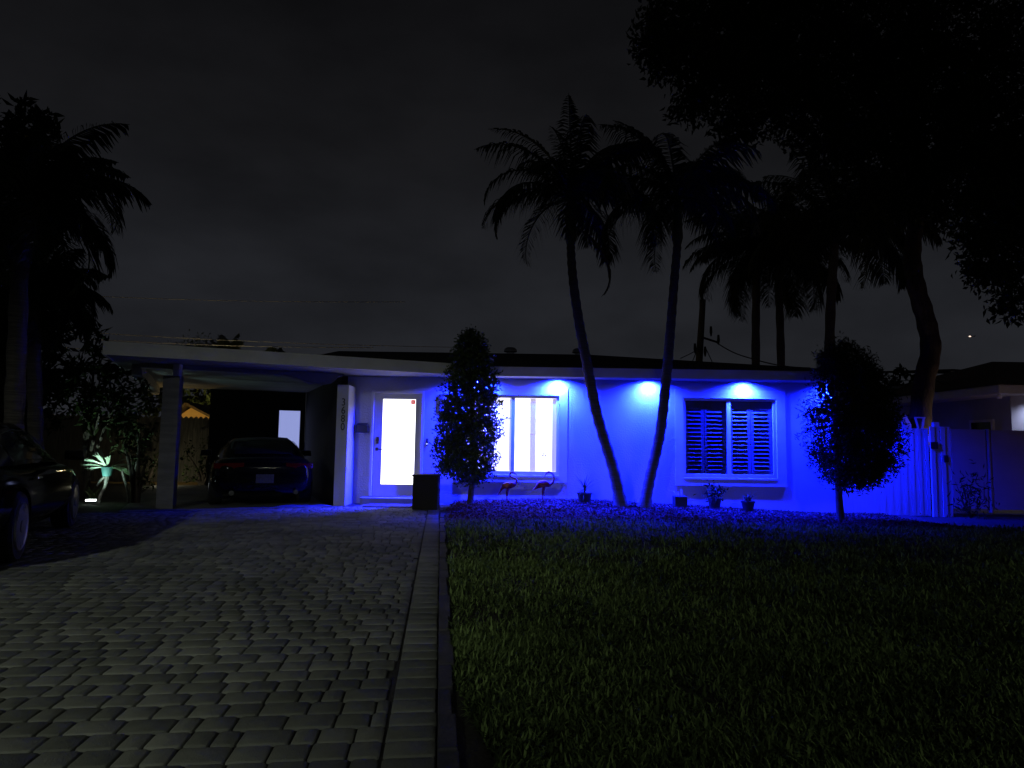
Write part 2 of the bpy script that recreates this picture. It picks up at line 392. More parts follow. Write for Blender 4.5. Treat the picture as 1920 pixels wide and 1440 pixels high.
tag(o, 'broad bladed green grass of the front lawn', 'grass', kind='stuff')

# ------------------------------------------------------------------ the house
YF = 13.6
house = thing('house', (1.5, YF, 0), 'low white stucco house lit blue by eave lamps, with an open carport', 'house')
wall = MB()
def wall_front(x0, x1, z0, z1): wall.box(x0, x1, YF, YF+.2, z0, z1)
W1 = (-.95, .97, .60, 2.22); W2 = (3.50, 5.40, .60, 2.215); DR = (-2.86, -1.78, .13, 2.27)
ztop = 2.56
wall_front(-3.36, DR[0], -.2, ztop); wall_front(DR[0], DR[1], DR[3], ztop); wall_front(DR[0], DR[1], -.2, DR[2])
wall_front(DR[1], W1[0], -.2, ztop); wall_front(W1[0], W1[1], -.2, W1[2]); wall_front(W1[0], W1[1], W1[3], ztop)
wall_front(W1[1], W2[0], -.2, ztop); wall_front(W2[0], W2[1], -.2, W2[2]); wall_front(W2[0], W2[1], W2[3], ztop)
wall_front(W2[1], 6.56, -.2, ztop)
wall.box(6.36, 6.56, YF+.2, 21.8, -.2, ztop); wall.box(-5.9, 6.36, 21.6, 21.8, -.2, ztop)
wall.build('wall', stucco, house)
# carport back and inner side wall
c0, c1 = cp(3.72, 1.55), cp(3.72, 7.2)
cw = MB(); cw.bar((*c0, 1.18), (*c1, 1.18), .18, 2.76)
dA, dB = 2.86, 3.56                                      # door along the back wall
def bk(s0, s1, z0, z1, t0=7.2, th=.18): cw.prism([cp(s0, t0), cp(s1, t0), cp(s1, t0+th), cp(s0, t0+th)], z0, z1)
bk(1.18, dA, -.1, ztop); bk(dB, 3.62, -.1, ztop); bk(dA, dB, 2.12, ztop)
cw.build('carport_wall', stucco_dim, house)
# openings' window surrounds
def surround(x0, x1, z0, z1, ix0, ix1, iz0, iz1):
    m = MB(); y0, y1 = YF-.022, YF-.002
    m.box(x0, x1, y0, y1, iz1, z1); m.box(x0, x1, y0, y1, z0, iz0); m.box(x0, ix0, y0, y1, iz0, iz1); m.box(ix1, x1, y0, y1, iz0, iz1)
    # reveals
    return m.build('window_surround', trim, house)
surround(-1.13, 1.14, .46, 2.40, *[W1[0], W1[1], W1[2], W1[3]])
surround(3.33, 5.58, .44, 2.385, *[W2[0], W2[1], W2[2], W2[3]])
def window(x0, x1, z0, z1, mull, shutters):
    fr = MB(); y0, y1 = YF+.03, YF+.09; t = .055
    fr.box(x0+.002, x1-.002, y0, y1, z1-t, z1-.002); fr.box(x0+.002, x1-.002, y0, y1, z0+.002, z0+t+.02)
    fr.box(x0+.002, x0+t, y0, y1, z0+t+.02, z1-t); fr.box(x1-t, x1-.002, y0, y1, z0+t+.02, z1-t)
    fr.box(mull-.04, mull+.04, y0, y1, z0+t+.02, z1-t)
    win = MB(); wo_ = fr.build('window', trim, house, bevel=.004)
    MB().box(x0+.003, x1-.003, YF-.028, YF+.028, z0-.035, z0+.003).build('sill', trim, wo_, bevel=.005)
    if not shutters:
        MB().box(x0+t, mull-.04, YF+.075, YF+.08, z0+t+.02, z1-t).build('pane', litblind, wo_)
        MB().box(mull+.04, x1-t, YF+.075, YF+.08, z0+t+.02, z1-t).build('pane', litblind, wo_)
        cu = MB()
        for i in range(7):
            xx = mull+.36+i*.017; cu.tube([(xx, YF+.068, z0+.08), (xx, YF+.068, z1-.06)], .0085, 6)
        cu.build('curtain', litgrey, wo_)
        m = MB(); m.box(x1-.135, x1-.057, YF+.066, YF+.073, z0+.08, z1-.06); m.build('curtain', litgrey, wo_)
        m = MB(); m.box(mull-.075, mull-.041, YF+.066, YF+.073, z0+.08, z1-.06); m.build('curtain', litgrey, wo_)
        for (dx, z, a, b_) in ((.62, 1.04, .05, .02), (.60, .985, .035, .03), (.66, .985, .03, .03), (.62, .92, .012, .05), (.66, .86, .010, .04), (.64, .78, .012, .05)):
            MB().box(mull+dx, mull+dx+a, YF+.064, YF+.072, z, z+b_).build('ornament', greymetal, wo_)
        MB().tube([(mull+.36+.17*math.cos(2*math.pi*k/24), YF+.060, 1.60+.17*math.sin(2*math.pi*k/24)) for k in range(25)], [.006 if k % 3 else .011 for k in range(25)], 6).build('wreath', litgrey, wo_)
    else:
        MB().box(x0+t, mull-.04, YF+.05, YF+.056, z0+t+.02, z1-t).build('pane', glass_dark, wo_)
        MB().box(mull+.04, x1-t, YF+.05, YF+.056, z0+t+.02, z1-t).build('pane', glass_thin, wo_)
        for (a, b_) in ((x0+t+.01, (x0+mull)/2-.015), ((x0+mull)/2+.0, mull-.055), (mull+.05, (mull+x1)/2-.015), ((mull+x1)/2, x1-t-.01)):
            m = MB(); za, zb = z0+t+.03, z1-t-.01; st = .05; Y0, Y1 = YF+.10, YF+.13
            m.box(a, a+st, Y0, Y1, za, zb); m.box(b_-st*1.3, b_, Y0, Y1, za, zb); m.box(a+st, b_-st*1.3, Y0, Y1, zb-.16, zb); m.box(a+st, b_-st*1.3, Y0, Y1, za, za+.05)
            nl = 15; hh = (zb-.16-za-.05)/nl
            for i in range(nl):
                z = za+.05+hh*(i+.5)
                m.add([(a+st, Y0-.015, z-.030), (b_-st*1.3, Y0-.015, z-.030), (b_-st*1.3, Y0+.04, z+.020), (a+st, Y0+.04, z+.020),
                       (a+st, Y0-.015, z-.022), (b_-st*1.3, Y0-.015, z-.022), (b_-st*1.3, Y0+.04, z+.028), (a+st, Y0+.04, z+.028)],
                      [(0,3,2,1),(4,5,6,7),(0,1,5,4),(1,2,6,5),(2,3,7,6),(3,0,4,7)])
            m.build('shutter', louvre, wo_)
        MB().box(x0+.01, x1-.01, YF+.22, YF+.24, z0-.1, z1+.1).build('backing_panel', blackm, wo_)  # black sheet closing the opening behind the shutters
    return wo_
def thin_glass(name, tint):
    m = bpy.data.materials.new(name); m.use_nodes = True; n = m.node_tree.nodes; n.clear(); l = m.node_tree.links.new
    o = n.new('ShaderNodeOutputMaterial'); mxs = n.new('ShaderNodeMixShader'); t = n.new('ShaderNodeBsdfTransparent'); gl = n.new('ShaderNodeBsdfGlossy')
    t.inputs[0].default_value = (tint, tint, tint, 1); gl.inputs['Roughness'].default_value = .02; mxs.inputs[0].default_value = .05
    l(t.outputs[0], mxs.inputs[1]); l(gl.outputs[0], mxs.inputs[2]); l(mxs.outputs[0], o.inputs[0]); return m
glass_dark = thin_glass('screened_glass', .72); glass_thin = thin_glass('clear_glass', .9)
window(*W1, .03, False); window(*W2, 4.44, True)
# front door
dx0, dx1, dz0, dz1 = DR
fr = MB(); fr.box(dx0, dx0+.05, YF-.03, YF+.12, dz0, dz1); fr.box(dx1-.05, dx1, YF-.03, YF+.12, dz0, dz1); fr.box(dx0+.05, dx1-.05, YF-.03, YF+.12, dz1-.05, dz1)
fr.build('door_frame', trim, house, bevel=.004)
dr = MB(); gx0, gx1, gz0, gz1 = dx0+.225, dx1-.185, dz0+.245, dz0+1.975
ax0, ax1, az1 = dx0+.053, dx1-.053, dz1-.053
dr.box(ax0, gx0, YF+.04, YF+.085, dz0+.002, az1); dr.box(gx1, ax1, YF+.04, YF+.085, dz0+.002, az1)
dr.box(gx0, gx1, YF+.04, YF+.085, dz0+.002, gz0); dr.box(gx0, gx1, YF+.04, YF+.085, gz1, az1)
door = dr.build('door', doorm, house)
MB().box(gx0, gx1, YF+.055, YF+.065, gz0, gz1).build('pane', litglass, door)
st = MB().box(gx1-.10, gx1-.01, YF+.048, YF+.052, gz1-.10, gz1-.01).build('sticker', redst, door)
m = MB()
m.bar((gx1-.085, YF+.046, gz1-.085), (gx1-.025, YF+.046, gz1-.025), .004, .012, (0,1,0)); m.bar((gx1-.085, YF+.044, gz1-.025), (gx1-.025, YF+.044, gz1-.085), .004, .012, (0,1,0))
m.build('sticker_mark', whitest, door)
m = MB().lathe([(.033,0),(.033,.012),(.012,.016),(.012,.05)], (ax0+.085, YF-.01, 1.08), 16, 'y')
m.tube([(ax0+.085, YF-.012, 1.08), (ax0+.14, YF-.016, 1.08), (ax0+.20, YF-.010, 1.076)], [.012,.010,.008], 8)
m.build('handle', bronze, door, smooth=True)
MB().lathe([(.030,0),(.030,.02),(.02,.03),(.0,.031)], (ax0+.085, YF+.01, 1.26), 16, 'y').build('deadbolt', bronze, door, smooth=True)
MB().box(ax0+.06, ax0+.11, YF+.02, YF+.039, 1.19, 1.33).build('keypad', bronze, door, bevel=.005)
MB().box(dx0-.12, dx1+.02, YF-.27, YF-.003, -.02, .125).build('doorstep', concrete, house, bevel=.01)
MB().box(dx0-.0, dx1-.0, YF-.05, YF+.14, .1252, .145).build('threshold', greymetal, house)
b_ = MB().box(-1.73, -1.685, YF-.028, YF-.003, 1.16, 1.31).build('doorbell', blackm, house, bevel=.006)
MB().lathe([(.014,0),(.014,.004)], (-1.7075, YF-.033, 1.20), 14, 'y').build('doorbell_button', bellface, b_)
m = MB(); m.box(-1.47, -1.455, YF-.02, YF-.003, 1.86, 2.21); m.box(-1.28, -1.265, YF-.02, YF-.003, 1.86, 2.21)
m.box(-1.455, -1.28, YF-.02, YF-.003, 1.86, 1.875); m.box(-1.455, -1.28, YF-.02, YF-.003, 2.195, 2.21)
pf = m.build('picture_frame', blackm); tag(pf, 'small empty black frame hung on the wall beside the front door', 'wall frame')
# pillars
def pillar(x0, x1, y0, y1, z1, mm):
    return MB().box(x0, x1, y0, y1, -.05, z1).build('pillar', mm, house, bevel=.012)
pr = pillar(-3.42, -3.19, 13.02, 13.598, 2.335, stucco)
pl_ = MB().prism([(-6.20, 11.80), (-5.90, 11.80), (-5.90, 11.93), (-6.20, 11.93)], -.05, 2.345)
pl_.build('pillar', stone, house, bevel=.008)
m = MB().box(-6.055, -5.945, 11.84, 11.96, 2.347, 2.565); m.box(-6.065, -5.935, 11.83, 11.97, 2.44, 2.465); m.build('post_bracket', trim, house)
# number on the pillar: dark digits one above another
m = MB()
cu = bpy.data.curves.new('num', 'FONT'); cu.body = '3\n6\n8\n0'; cu.size = .205; cu.align_x = 'CENTER'; cu.extrude = .006; cu.space_line = .78
tmp = bpy.data.objects.new('num', cu); COL.objects.link(tmp); bpy.context.view_layer.update()
me = bpy.data.meshes.new_from_object(tmp.evaluated_get(bpy.context.evaluated_depsgraph_get()))
bpy.data.objects.remove(tmp); bpy.data.curves.remove(cu)
me.materials.clear(); me.transform(Matrix.Translation((-3.285, 13.010, 1.925)) @ Matrix.Rotation(R(90), 4, 'X') @ Matrix.Diagonal((.85, 1, 1, 1)))
link('house_number', me, blackm, house)
# carport beam with the curved end over the number pillar
beam = MB()
s0, s1 = .05, 3.30; zb, zt = 2.345, 2.563
prof = [(s0, 2.485), (s1-.85, 2.485), (s1-.55, zb+.08), (s1-.35, zb+.02), (s1-.2, zb), (s1-.02, zb), (s1+.08, zb+.025), (s1+.15, zb+.09), (s1+.20, zb+.16), (s1+.30, zb+.175), (s1+.30, zt), (s0, zt)]
q = [(*cp(s, 1.12), z) for s, z in prof]
beam.extrude(q, (Bv[0]*.24, Bv[1]*.24, 0))
sb = MB(); sb.bar((*cp(-.02, 1.36), 2.462), (*cp(-.12, 7.3), 2.462), .16, .2); sb.build('carport_beam', beamm, house)
beam.build('carport_beam', beamm, house, bevel=.006)
# ceilings, soffit, fascia, roofs
cj = (13.1-P0[1])/A[1]                                      # where the angled fascia meets the straight one
XJ = cp(cj, 0)[0]
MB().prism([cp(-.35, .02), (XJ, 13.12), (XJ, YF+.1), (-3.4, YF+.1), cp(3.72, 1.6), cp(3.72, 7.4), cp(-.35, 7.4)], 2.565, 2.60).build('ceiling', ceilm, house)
MB().prism([(XJ+.002, 13.12), (7.0, 13.12), (7.0, YF+.1), (XJ+.002, YF+.1)], 2.56, 2.60).build('soffit', trim, house)
fa = MB()
f0, f1 = cp(-.38, -.03), cp(cj, -.03)
fa.prism([f0, (XJ, 13.068), (XJ, 13.1), cp(-.38, 0)], 2.555, 2.765)
fa.prism([(XJ+.001, 13.068), (7.03, 13.068), (7.03, 13.1), (XJ+.001, 13.1)], 2.555, 2.742)
fa.prism([cp(-.38, .001), cp(-.345, .001), cp(-.345, 7.4), cp(-.38, 7.4)], 2.555, 2.765)
fa.build('fascia', fasciam, house)
MB().prism([cp(-.36, .0), (XJ, 13.09), (XJ, 14.4), (-4.2, 18.0), cp(3.0, 7.4), cp(-.36, 7.4)], 2.61, 2.775).build('flat_roof', fasciam, house)
E, Z0, Z1 = 7.03, 2.752, 3.60
rf = MB().add([(-4.6,13.06,Z0),(E,13.06,Z0),(E,21.94,Z0),(-4.6,21.94,Z0),(-4.6,17.5,Z1),(2.0,17.5,Z1),
               (-4.6,13.06,Z0-.01),(E,13.06,Z0-.01),(E,21.94,Z0-.01),(-4.6,21.94,Z0-.01)],
              [(0,1,5,4),(1,2,5),(2,3,4,5),(3,0,4),(6,9,8,7),(0,6,7,1),(1,7,8,2),(2,8,9,3),(3,9,6,0)])
roof = rf.build('roof', shingle, house)
for px in (957, 1085):
    c = at(px, 661, 17.3)
    MB().lathe([(.10,-.15),(.10,.02),(.17,.03),(.175,.05),(.16,.10),(.11,.14),(.03,.155)], (c.x, 17.3, 3.585), 18).build('roof_vent', galv, roof, smooth=True)
for x in LAMP_X:
    d = MB().lathe([(.06,.0),(.06,.012),(.045,.012),(.045,.004)], (x, 13.42, 2.547), 20).build('downlight', trim, house)
    MB().lathe([(.040,0),(.040,.003)], (x, 13.42, 2.554), 16).build('lens', lampface, d)
# door of the carport's back wall, with a pale lit pane
def bx_(m, s0, s1, z0, z1, t0, th): return m.prism([cp(s0, t0), cp(s1, t0), cp(s1, t0+th), cp(s0, t0+th)], z0, z1)
m = MB(); bx_(m, dA, dA+.07, 0.013, 2.118, 7.18, .1); bx_(m, dB-.07, dB, .013, 2.118, 7.18, .1); bx_(m, dA+.07, dB-.07, 2.05, 2.118, 7.18, .1); bx_(m, dA+.07, dB-.07, .013, .25, 7.21, .05)
bd = m.build('back_door', blackm, house)
bx_(MB(), dA+.072, dB-.072, .252, 2.048, 7.23, .02).build('pane', litdim, bd)

# wall mailbox, mat, storage box
m = MB().box(-3.15, -2.90, YF-.11, YF-.004, 1.41, 1.555); mbx = m.build('mailbox', blackm, loc=(-3.02, YF, 1.4), bevel=.008)
tag(mbx, 'small black mailbox on the wall left of the front door', 'mailbox')
m = MB().add([(-3.13,YF-.112,1.555),(-2.92,YF-.112,1.555),(-2.92,YF-.003,1.60),(-3.13,YF-.003,1.60),(-3.13,YF-.112,1.562),(-2.92,YF-.112,1.562),(-2.92,YF-.003,1.607),(-3.13,YF-.003,1.607)],
             [(0,3,2,1),(4,5,6,7),(0,1,5,4),(1,2,6,5),(2,3,7,6),(3,0,4,7)]).build('lid', blackm, mbx)
o = MB().add([(-3.08,YF-.10,1.405),(-2.98,YF-.10,1.395),(-2.98,YF-.02,1.395),(-3.08,YF-.02,1.405),(-3.08,YF-.10,1.385),(-2.98,YF-.10,1.376),(-2.98,YF-.02,1.376),(-3.08,YF-.02,1.385)],
             [(0,3,2,1),(4,5,6,7),(0,1,5,4),(1,2,6,5),(2,3,7,6),(3,0,4,7)]).build('letter', paper, loc=(-3.03, YF-.06, 1.39))
tag(o, 'white letter sticking out under the black wall mailbox', 'letter')
o = MB().box(-2.78, -1.80, 12.68, 13.30, .006, .022).build('door_mat', matm, loc=(-2.3, 13.0, 0), bevel=.004)
tag(o, 'brown rectangular mat lying in front of the glowing front door', 'door mat')
bxr = thing('storage_box', (-1.56, 12.5, 0), 'tall dark woven storage box standing between door and left topiary', 'storage box')
MB().box(-1.79, -1.33, 12.30, 12.74, .01, .60).build('body', boxm, bxr, bevel=.012)
MB().box(-1.805, -1.315, 12.285, 12.755, .603, .645).build('lid', boxm, bxr, bevel=.008)

# ------------------------------------------------------------------ flamingos
def flamingo(x, y, sp, label):
    z = gz(x, y)+.02; r = thing('garden_flamingo', (x, y, z), label, 'flamingo ornament', 'metal flamingos in the mulch bed')
    P = [Vector((x+a, y+.01*math.sin(i), z+b_)) for i, (a, b_, _) in enumerate(sp)]; rr = [q[2] for q in sp]
    # smooth the path
    PP, RR = [], []
    for i in range(len(P)-1):
        p0, p1, p2, p3 = P[max(i-1,0)], P[i], P[i+1], P[min(i+2, len(P)-1)]
        for k in range(5):
            t = k/5; PP.append(.5*((2*p1)+(p2-p0)*t+(2*p0-5*p1+4*p2-p3)*t*t+(3*p1-p0-3*p2+p3)*t**3)); RR.append(rr[i]+(rr[i+1]-rr[i])*(t*t*(3-2*t)))
    PP.append(P[-1]); RR.append(rr[-1])
    MB().tube(PP, RR, 12).build('body', pinkm, r, smooth=True)
    for k in (-1, 1):
        MB().tube([(x+.02+.006*k, y+.02*k, z+.30), (x+.0+.008*k, y+.018*k, z+.20), (x-.008+.01*k, y+.016*k, z+.12), (x+.004, y+.015*k, z-.03)], [.03,.018,.007,.006], 8).build('leg', pinkm, r, smooth=True)
    for k in (-1, 1):
        MB().add([(x-.09,y+.05*k,z+.36),(x+.10,y+.066*k,z+.385),(x+.08,y+.062*k,z+.31),(x-.02,y+.064*k,z+.285),(x-.14,y+.03*k,z+.25),
                  (x-.09,y+.058*k,z+.36),(x+.10,y+.074*k,z+.385),(x+.08,y+.070*k,z+.31),(x-.02,y+.072*k,z+.285),(x-.14,y+.038*k,z+.25)],
                 [(0,1,2,3,4),(9,8,7,6,5),(0,5,6,1),(1,6,7,2),(2,7,8,3),(3,8,9,4),(4,9,5,0)]).build('wing', pinkm, r)
flamingo(-.06, 13.0, [(-.185,.14,.006),(-.13,.22,.016),(-.09,.29,.035),(-.03,.325,.062),(.045,.335,.070),(.115,.345,.052),(.163,.385,.026),(.18,.43,.018),(.15,.462,.015),(.085,.482,.014),(.045,.52,.015),(.052,.566,.017),(.09,.582,.023),(.137,.565,.014),(.182,.533,.004)],
         'metal flamingo nearer the trunk, neck in an S and beak turned towards the other flamingo')
flamingo(.63, 13.0, [(-.215,.225,.006),(-.155,.262,.018),(-.10,.315,.04),(-.05,.35,.060),(.015,.352,.070),(.095,.34,.056),(.16,.36,.028),(.205,.43,.018),(.203,.505,.015),(.16,.558,.015),(.10,.575,.022),(.055,.545,.014),(.022,.475,.004)],
         'metal flamingo nearer the spiky pot, neck curled over with beak pointing back down')

# ------------------------------------------------------------------ blade plants and pots
def blade(m, base, az, el, ln, wd, curve, seg=5):
    d = Vector((math.cos(az), math.sin(az), 0)); s_ = Vector((-math.sin(az), math.cos(az), 0)); p = Vector(base); e_ = el; row = []
    for i in range(seg+1):
        t = i/seg; ww = wd*(1-t)**.7*(.6+.8*t if t < .5 else 1)
        row += [p-s_*ww/2, p+s_*ww/2]; p = p+(d*math.cos(e_)+Vector((0,0,1))*math.sin(e_))*ln/seg; e_ -= curve/seg
    m.add(row, [(2*i, 2*i+1, 2*i+3, 2*i+2) for i in range(seg)])
def pot(parent, x, y, z, r0, r1, h, mm=potm):
    MB().lathe([(r0,0),(r1,h-.03),(r1+.01,h-.03),(r1+.012,h),(r1-.01,h),(r1-.02,h-.03),(.0,h-.03)], (x, y, z), 20).build('pot', mm, parent, smooth=True)
def tone_of(o, v=None):
    me = o.data; a = me.attributes.new('tone', 'FLOAT', 'FACE'); a.data.foreach_set('value', rng.uniform(0, 1, len(me.polygons)).astype(np.float32)); return o
GP = 'potted plants along the blue wall'
x, y = 1.42, 12.9; z = gz(x,y)+.02
p_ = thing('potted_plant', (x,y,z), 'potted plant with long thin radiating leaves left of the palm trunks', 'potted plant', GP)
pot(p_, x, y, z, .105, .135, .20)
m = MB()
for i in range(40): blade(m, (x, y, z+.2+.1*random.random()), random.uniform(0, 6.28), random.uniform(-.35, 1.2), random.uniform(.28, .44), .026, random.uniform(.1, .7))
blade(m, (x-.02, y-.05, z+.26), math.pi*1.02, .25, .34, .018, .0)
m.tube([(x,y,z+.17),(x,y,z+.32)], [.022,.015], 6)
tone_of(m.build('foliage', spiky, p_, fix=False))
x, y = 3.32, 13.2; z = gz(x,y)+.02
p_ = thing('potted_plant', (x,y,z), 'square black pot with a few bare pale stems by window corner', 'potted plant', GP)
m = MB().box(x-.12, x+.12, y-.12, y+.12, z, z+.22); m.build('pot', potm, p_, bevel=.01)
m = MB(); m.tube([(x+.03,y,z+.19),(x+.035,y,z+.36)], .012, 6); m.tube([(x-.04,y,z+.19),(x-.12,y-.02,z+.30),(x-.24,y-.04,z+.34)], [.007,.006,.003], 6); m.tube([(x-.02,y,z+.19),(x-.03,y,z+.30)], .008, 6)
m.build('stem', paper, p_)
x, y = 4.0, 13.2; z = gz(x,y)+.02
p_ = thing('potted_plant', (x,y,z), 'leafy bush in a round pot, middle of the three under the shuttered window', 'potted plant', GP)
pot(p_, x, y, z, .095, .125, .21)
C = np.array([x, y, z+.33])+rng.normal(size=(170,3))*np.array([.11,.09,.09])
V, Fq, tn = leaves(C, .09, .04); arrays('foliage', V, Fq, tn, spiky, p_)
MB().box(x-.055, x-.005, y+.03, y+.055, z+.2, z+.48).build('stake', wood, p_)
x, y = 4.60, 13.05; z = gz(x,y)+.02
p_ = thing('potted_plant', (x,y,z), 'grassy plant with drooping leaves in a pot nearest the right topiary', 'potted plant', GP)
pot(p_, x, y, z, .085, .125, .21)
m = MB()
for i in range(34): blade(m, (x+random.uniform(-.04,.04), y+random.uniform(-.04,.04), z+.19), random.uniform(0, 6.28), random.uniform(.6, 1.4), random.uniform(.2, .36), .018, random.uniform(.8, 2.2))
tone_of(m.build('foliage', spiky, p_, fix=False))

x, y = 2.27, 12.55; z = gz(x,y)+.02
wd_ = thing('weed', (x,y,z), 'small tuft of weeds growing between the two leaning palm trunks', 'weed')
m = MB()
for i in range(30): blade(m, (x+random.uniform(-.1,.1), y+random.uniform(-.06,.06), z-.02), random.uniform(0, 6.28), random.uniform(.7, 1.5), random.uniform(.1, .26), .02, random.uniform(.5, 2.0))
tone_of(m.build('foliage', spiky, wd_, fix=False))

# ------------------------------------------------------------------ trees
def crown_shape(n, prof, cx, cy, clump=420, spread=.075, shell=.55, sqz=1.0):
    """leaf centres inside a body of revolution given as (z, r, dx)"""
    zs = np.array([p[0] for p in prof]); rs = np.array([p[1] for p in prof]); dx = np.array([p[2] for p in prof])
    out = []
    while len(out) < clump:
        z = rng.uniform(zs.min(), zs.max()); r = np.interp(z, zs, rs)
        if rng.uniform(0, rs.max()) > r: continue
        a = rng.uniform(0, 2*np.pi); r *= 1+.045*math.sin(3*a+5*z)+.035*math.sin(7*a-9*z); q = r*rng.uniform(shell**2, 1)**.5*rng.uniform(.9, 1.12) if rng.uniform() < .75 else r*rng.uniform(0, .8)
        out.append((cx+np.interp(z, zs, dx)+q*np.cos(a), cy+q*np.sin(a)*sqz, z))
    out = np.array(out); k = rng.integers(0, clump, n)
    C = out[k]+rng.normal(size=(n,3))*spread
    axis = np.stack([cx+np.interp(C[:,2], zs, dx), np.full(n, cy), C[:,2]-.15], 1)
    return C, unit(C-axis)
t1x, t1y = -.76, 12.7; z = gz(t1x, t1y)
t1 = thing('topiary_tree', (t1x,t1y,z), 'cone clipped topiary tree with thick crown in front of the lit window', 'topiary tree')
tr = MB().tube([(t1x,t1y,z-.05),(t1x+.02,t1y,z+.3),(t1x+.07,t1y,z+.62),(t1x+.05,t1y,z+1.3),(t1x,t1y,z+2.2),(t1x-.02,t1y,z+3.0)], [.07,.055,.05,.045,.03,.012], 10)
for i in range(26):
    zz = z+.55+i*.09; a = i*2.4; r = .45*(1-abs(i-9)/22)
    tr.tube([(t1x+.04,t1y,zz),(t1x+.04+r*.5*math.cos(a),t1y+r*.5*math.sin(a),zz+.12),(t1x+.03+r*math.cos(a),t1y+r*math.sin(a),zz+.2)], [.012,.008,.004], 5)
tr.build('trunk', bark, t1, smooth=True)
C, o_ = crown_shape(22000, [(.50,.16,.0),(.62,.40,-.05),(.75,.53,-.05),(1.24,.60,-.08),(1.95,.52,-.04),(2.56,.41,-.02),(2.97,.29,-.03),(3.2,.19,-.03),(3.36,.07,-.03)], t1x, t1y, 900, .055)
V, Fq, tn = leaves(C, .068, .036, o_, .5); arrays('crown', V, Fq, tn, leafm, t1)
t2x, t2y = 6.02, 12.3; z = gz(t2x, t2y)
t2 = thing('topiary_tree', (t2x,t2y,z), 'broad egg shaped topiary tree with fine leaves in front of the white fence', 'topiary tree')
tr = MB().tube([(t2x,t2y,z-.05),(t2x-.02,t2y,z+.4),(t2x-.03,t2y,z+1.0),(t2x-.05,t2y,z+1.8),(t2x+.02,t2y,z+3.0)], [.075,.06,.058,.05,.02], 10)
for i in range(26):
    zz = z+.6+i*.08; a = i*2.4; r = .6*(1-abs(i-9)/24)
    tr.tube([(t2x,t2y,zz),(t2x+.1+r*.5*math.cos(a),t2y+r*.5*math.sin(a),zz+.12),(t2x+.2+r*math.cos(a),t2y+r*math.sin(a),zz+.2)], [.012,.008,.004], 5)
tr.build('trunk', bark, t2, smooth=True)
C, o_ = crown_shape(35000, [(.50,.12,.1),(.62,.40,.18),(.95,.70,.24),(1.34,.84,.25),(2.03,.75,.22),(2.62,.56,.2),(2.95,.36,.12),(3.16,.06,.1)], t2x, t2y, 1000, .065)
# thinner on its left flank, where the wall glows through
kp = (C[:,0] > t2x-.05) | (rng.uniform(size=len(C)) < .42) | (C[:,2] > 2.6); C = C[kp]; o_ = o_[kp]
V, Fq, tn = leaves(C, .095, .022, o_, .4); arrays('crown', V, Fq, tn, darkleaf, t2)

def frond(m, base, az, el, ln, droop, nl=30, leaf=.42, hang=.8, wd=.03):
    """an arching pinnate frond"""
    d = np.array([math.cos(az), math.sin(az), 0.]); up = np.array([0,0,1.]); p = np.array(base, float); e_ = el; pts = [p.copy()]; dirs = []
    for i in range(16):
        t = i/16; v = d*math.cos(e_)+up*math.sin(e_); dirs.append(v); p = p+v*ln/16; pts.append(p.copy()); e_ -= droop/16*(.5+1.0*t)
    dirs.append(dirs[-1])
    m.tube([tuple(q) for q in pts], [.022*(1-i/17)+.004 for i in range(17)], 4)
    side = np.array([-math.sin(az), math.cos(az), 0.])
    for j in range(nl):
        t = .12+.88*j/(nl-1); k = t*16; i = min(int(k), 15); f = k-i; q = pts[i]*(1-f)+pts[i+1]*f; v = dirs[i]
        lb = leaf*math.sin(math.pi*min(1, .22+.80*t))**.6*random.uniform(.8, 1.12)
        for sg in (-1, 1):
            dv = side*sg*random.uniform(.75, 1.0)+v*random.uniform(.45, .75)+up*random.uniform(-.25, .15); dv /= np.linalg.norm(dv)
            mid = q+dv*lb*.5-up*hang*.12*lb; tip = mid+dv*lb*.38-up*hang*random.uniform(.35, .6)*lb
            wv = np.cross(dv, up); nn = np.linalg.norm(wv); wv = v if nn < .1 else (wv/nn*.45+v*.75); wv = wv*wd*.5
            m.add([q-wv*.5, q+wv*.5, mid+wv, mid-wv, tip+wv*.12, tip-wv*.12], [(0,1,2,3),(3,2,4,5)])
def spline(P, n=6):
    P = [Vector(p) for p in P]; out = []
    for i in range(len(P)-1):
        p0, p1, p2, p3 = P[max(i-1,0)], P[i], P[i+1], P[min(i+2, len(P)-1)]
        for k in range(n):
            t = k/n; out.append(.5*((2*p1)+(p2-p0)*t+(2*p0-5*p1+4*p2-p3)*t*t+(3*p1-p0-3*p2+p3)*t**3))
    return out+[P[-1]]
def palm(label, path, r0, r1, fr, shaft_len=.7, group=None, ringed=True, leafwd=.05):
    """path: world points of the trunk; fr: list of (azimuth, elevation, length, droop)"""
    r = thing('palm_tree', path[0], label, 'palm tree', group)
    P = spline(path, 8); n = len(P)
    rad = [r0+(r1-r0)*min(1, i/(n-1))+(r0*.45*max(0, 1-i/4) if i < 4 else 0)+(.012*(i % 2) if ringed else 0)*r0/.1 for i in range(n)]
    MB().tube(P, rad, 12).build('trunk', palmbark, r, smooth=True)
    top = P[-1]
    if shaft_len:
        MB().tube([top, top+Vector((0,0,shaft_len*.15)), top+Vector((0,0,shaft_len*.6)), top+Vector((.02,0,shaft_len))], [r1*1.05, r1*1.55, r1*1.25, r1*.7], 10).build('crownshaft', shaft, r, smooth=True)
    m = MB(); tp = top+Vector((0,0,shaft_len))
    for az, el, ln, dr_, leaf, hang in fr: frond(m, (tp.x, tp.y, tp.z-.05), az, el, ln, dr_, 52, leaf, hang, leafwd)
    tone_of(m.build('crown', palmleaf, r, fix=False)); return r, tp
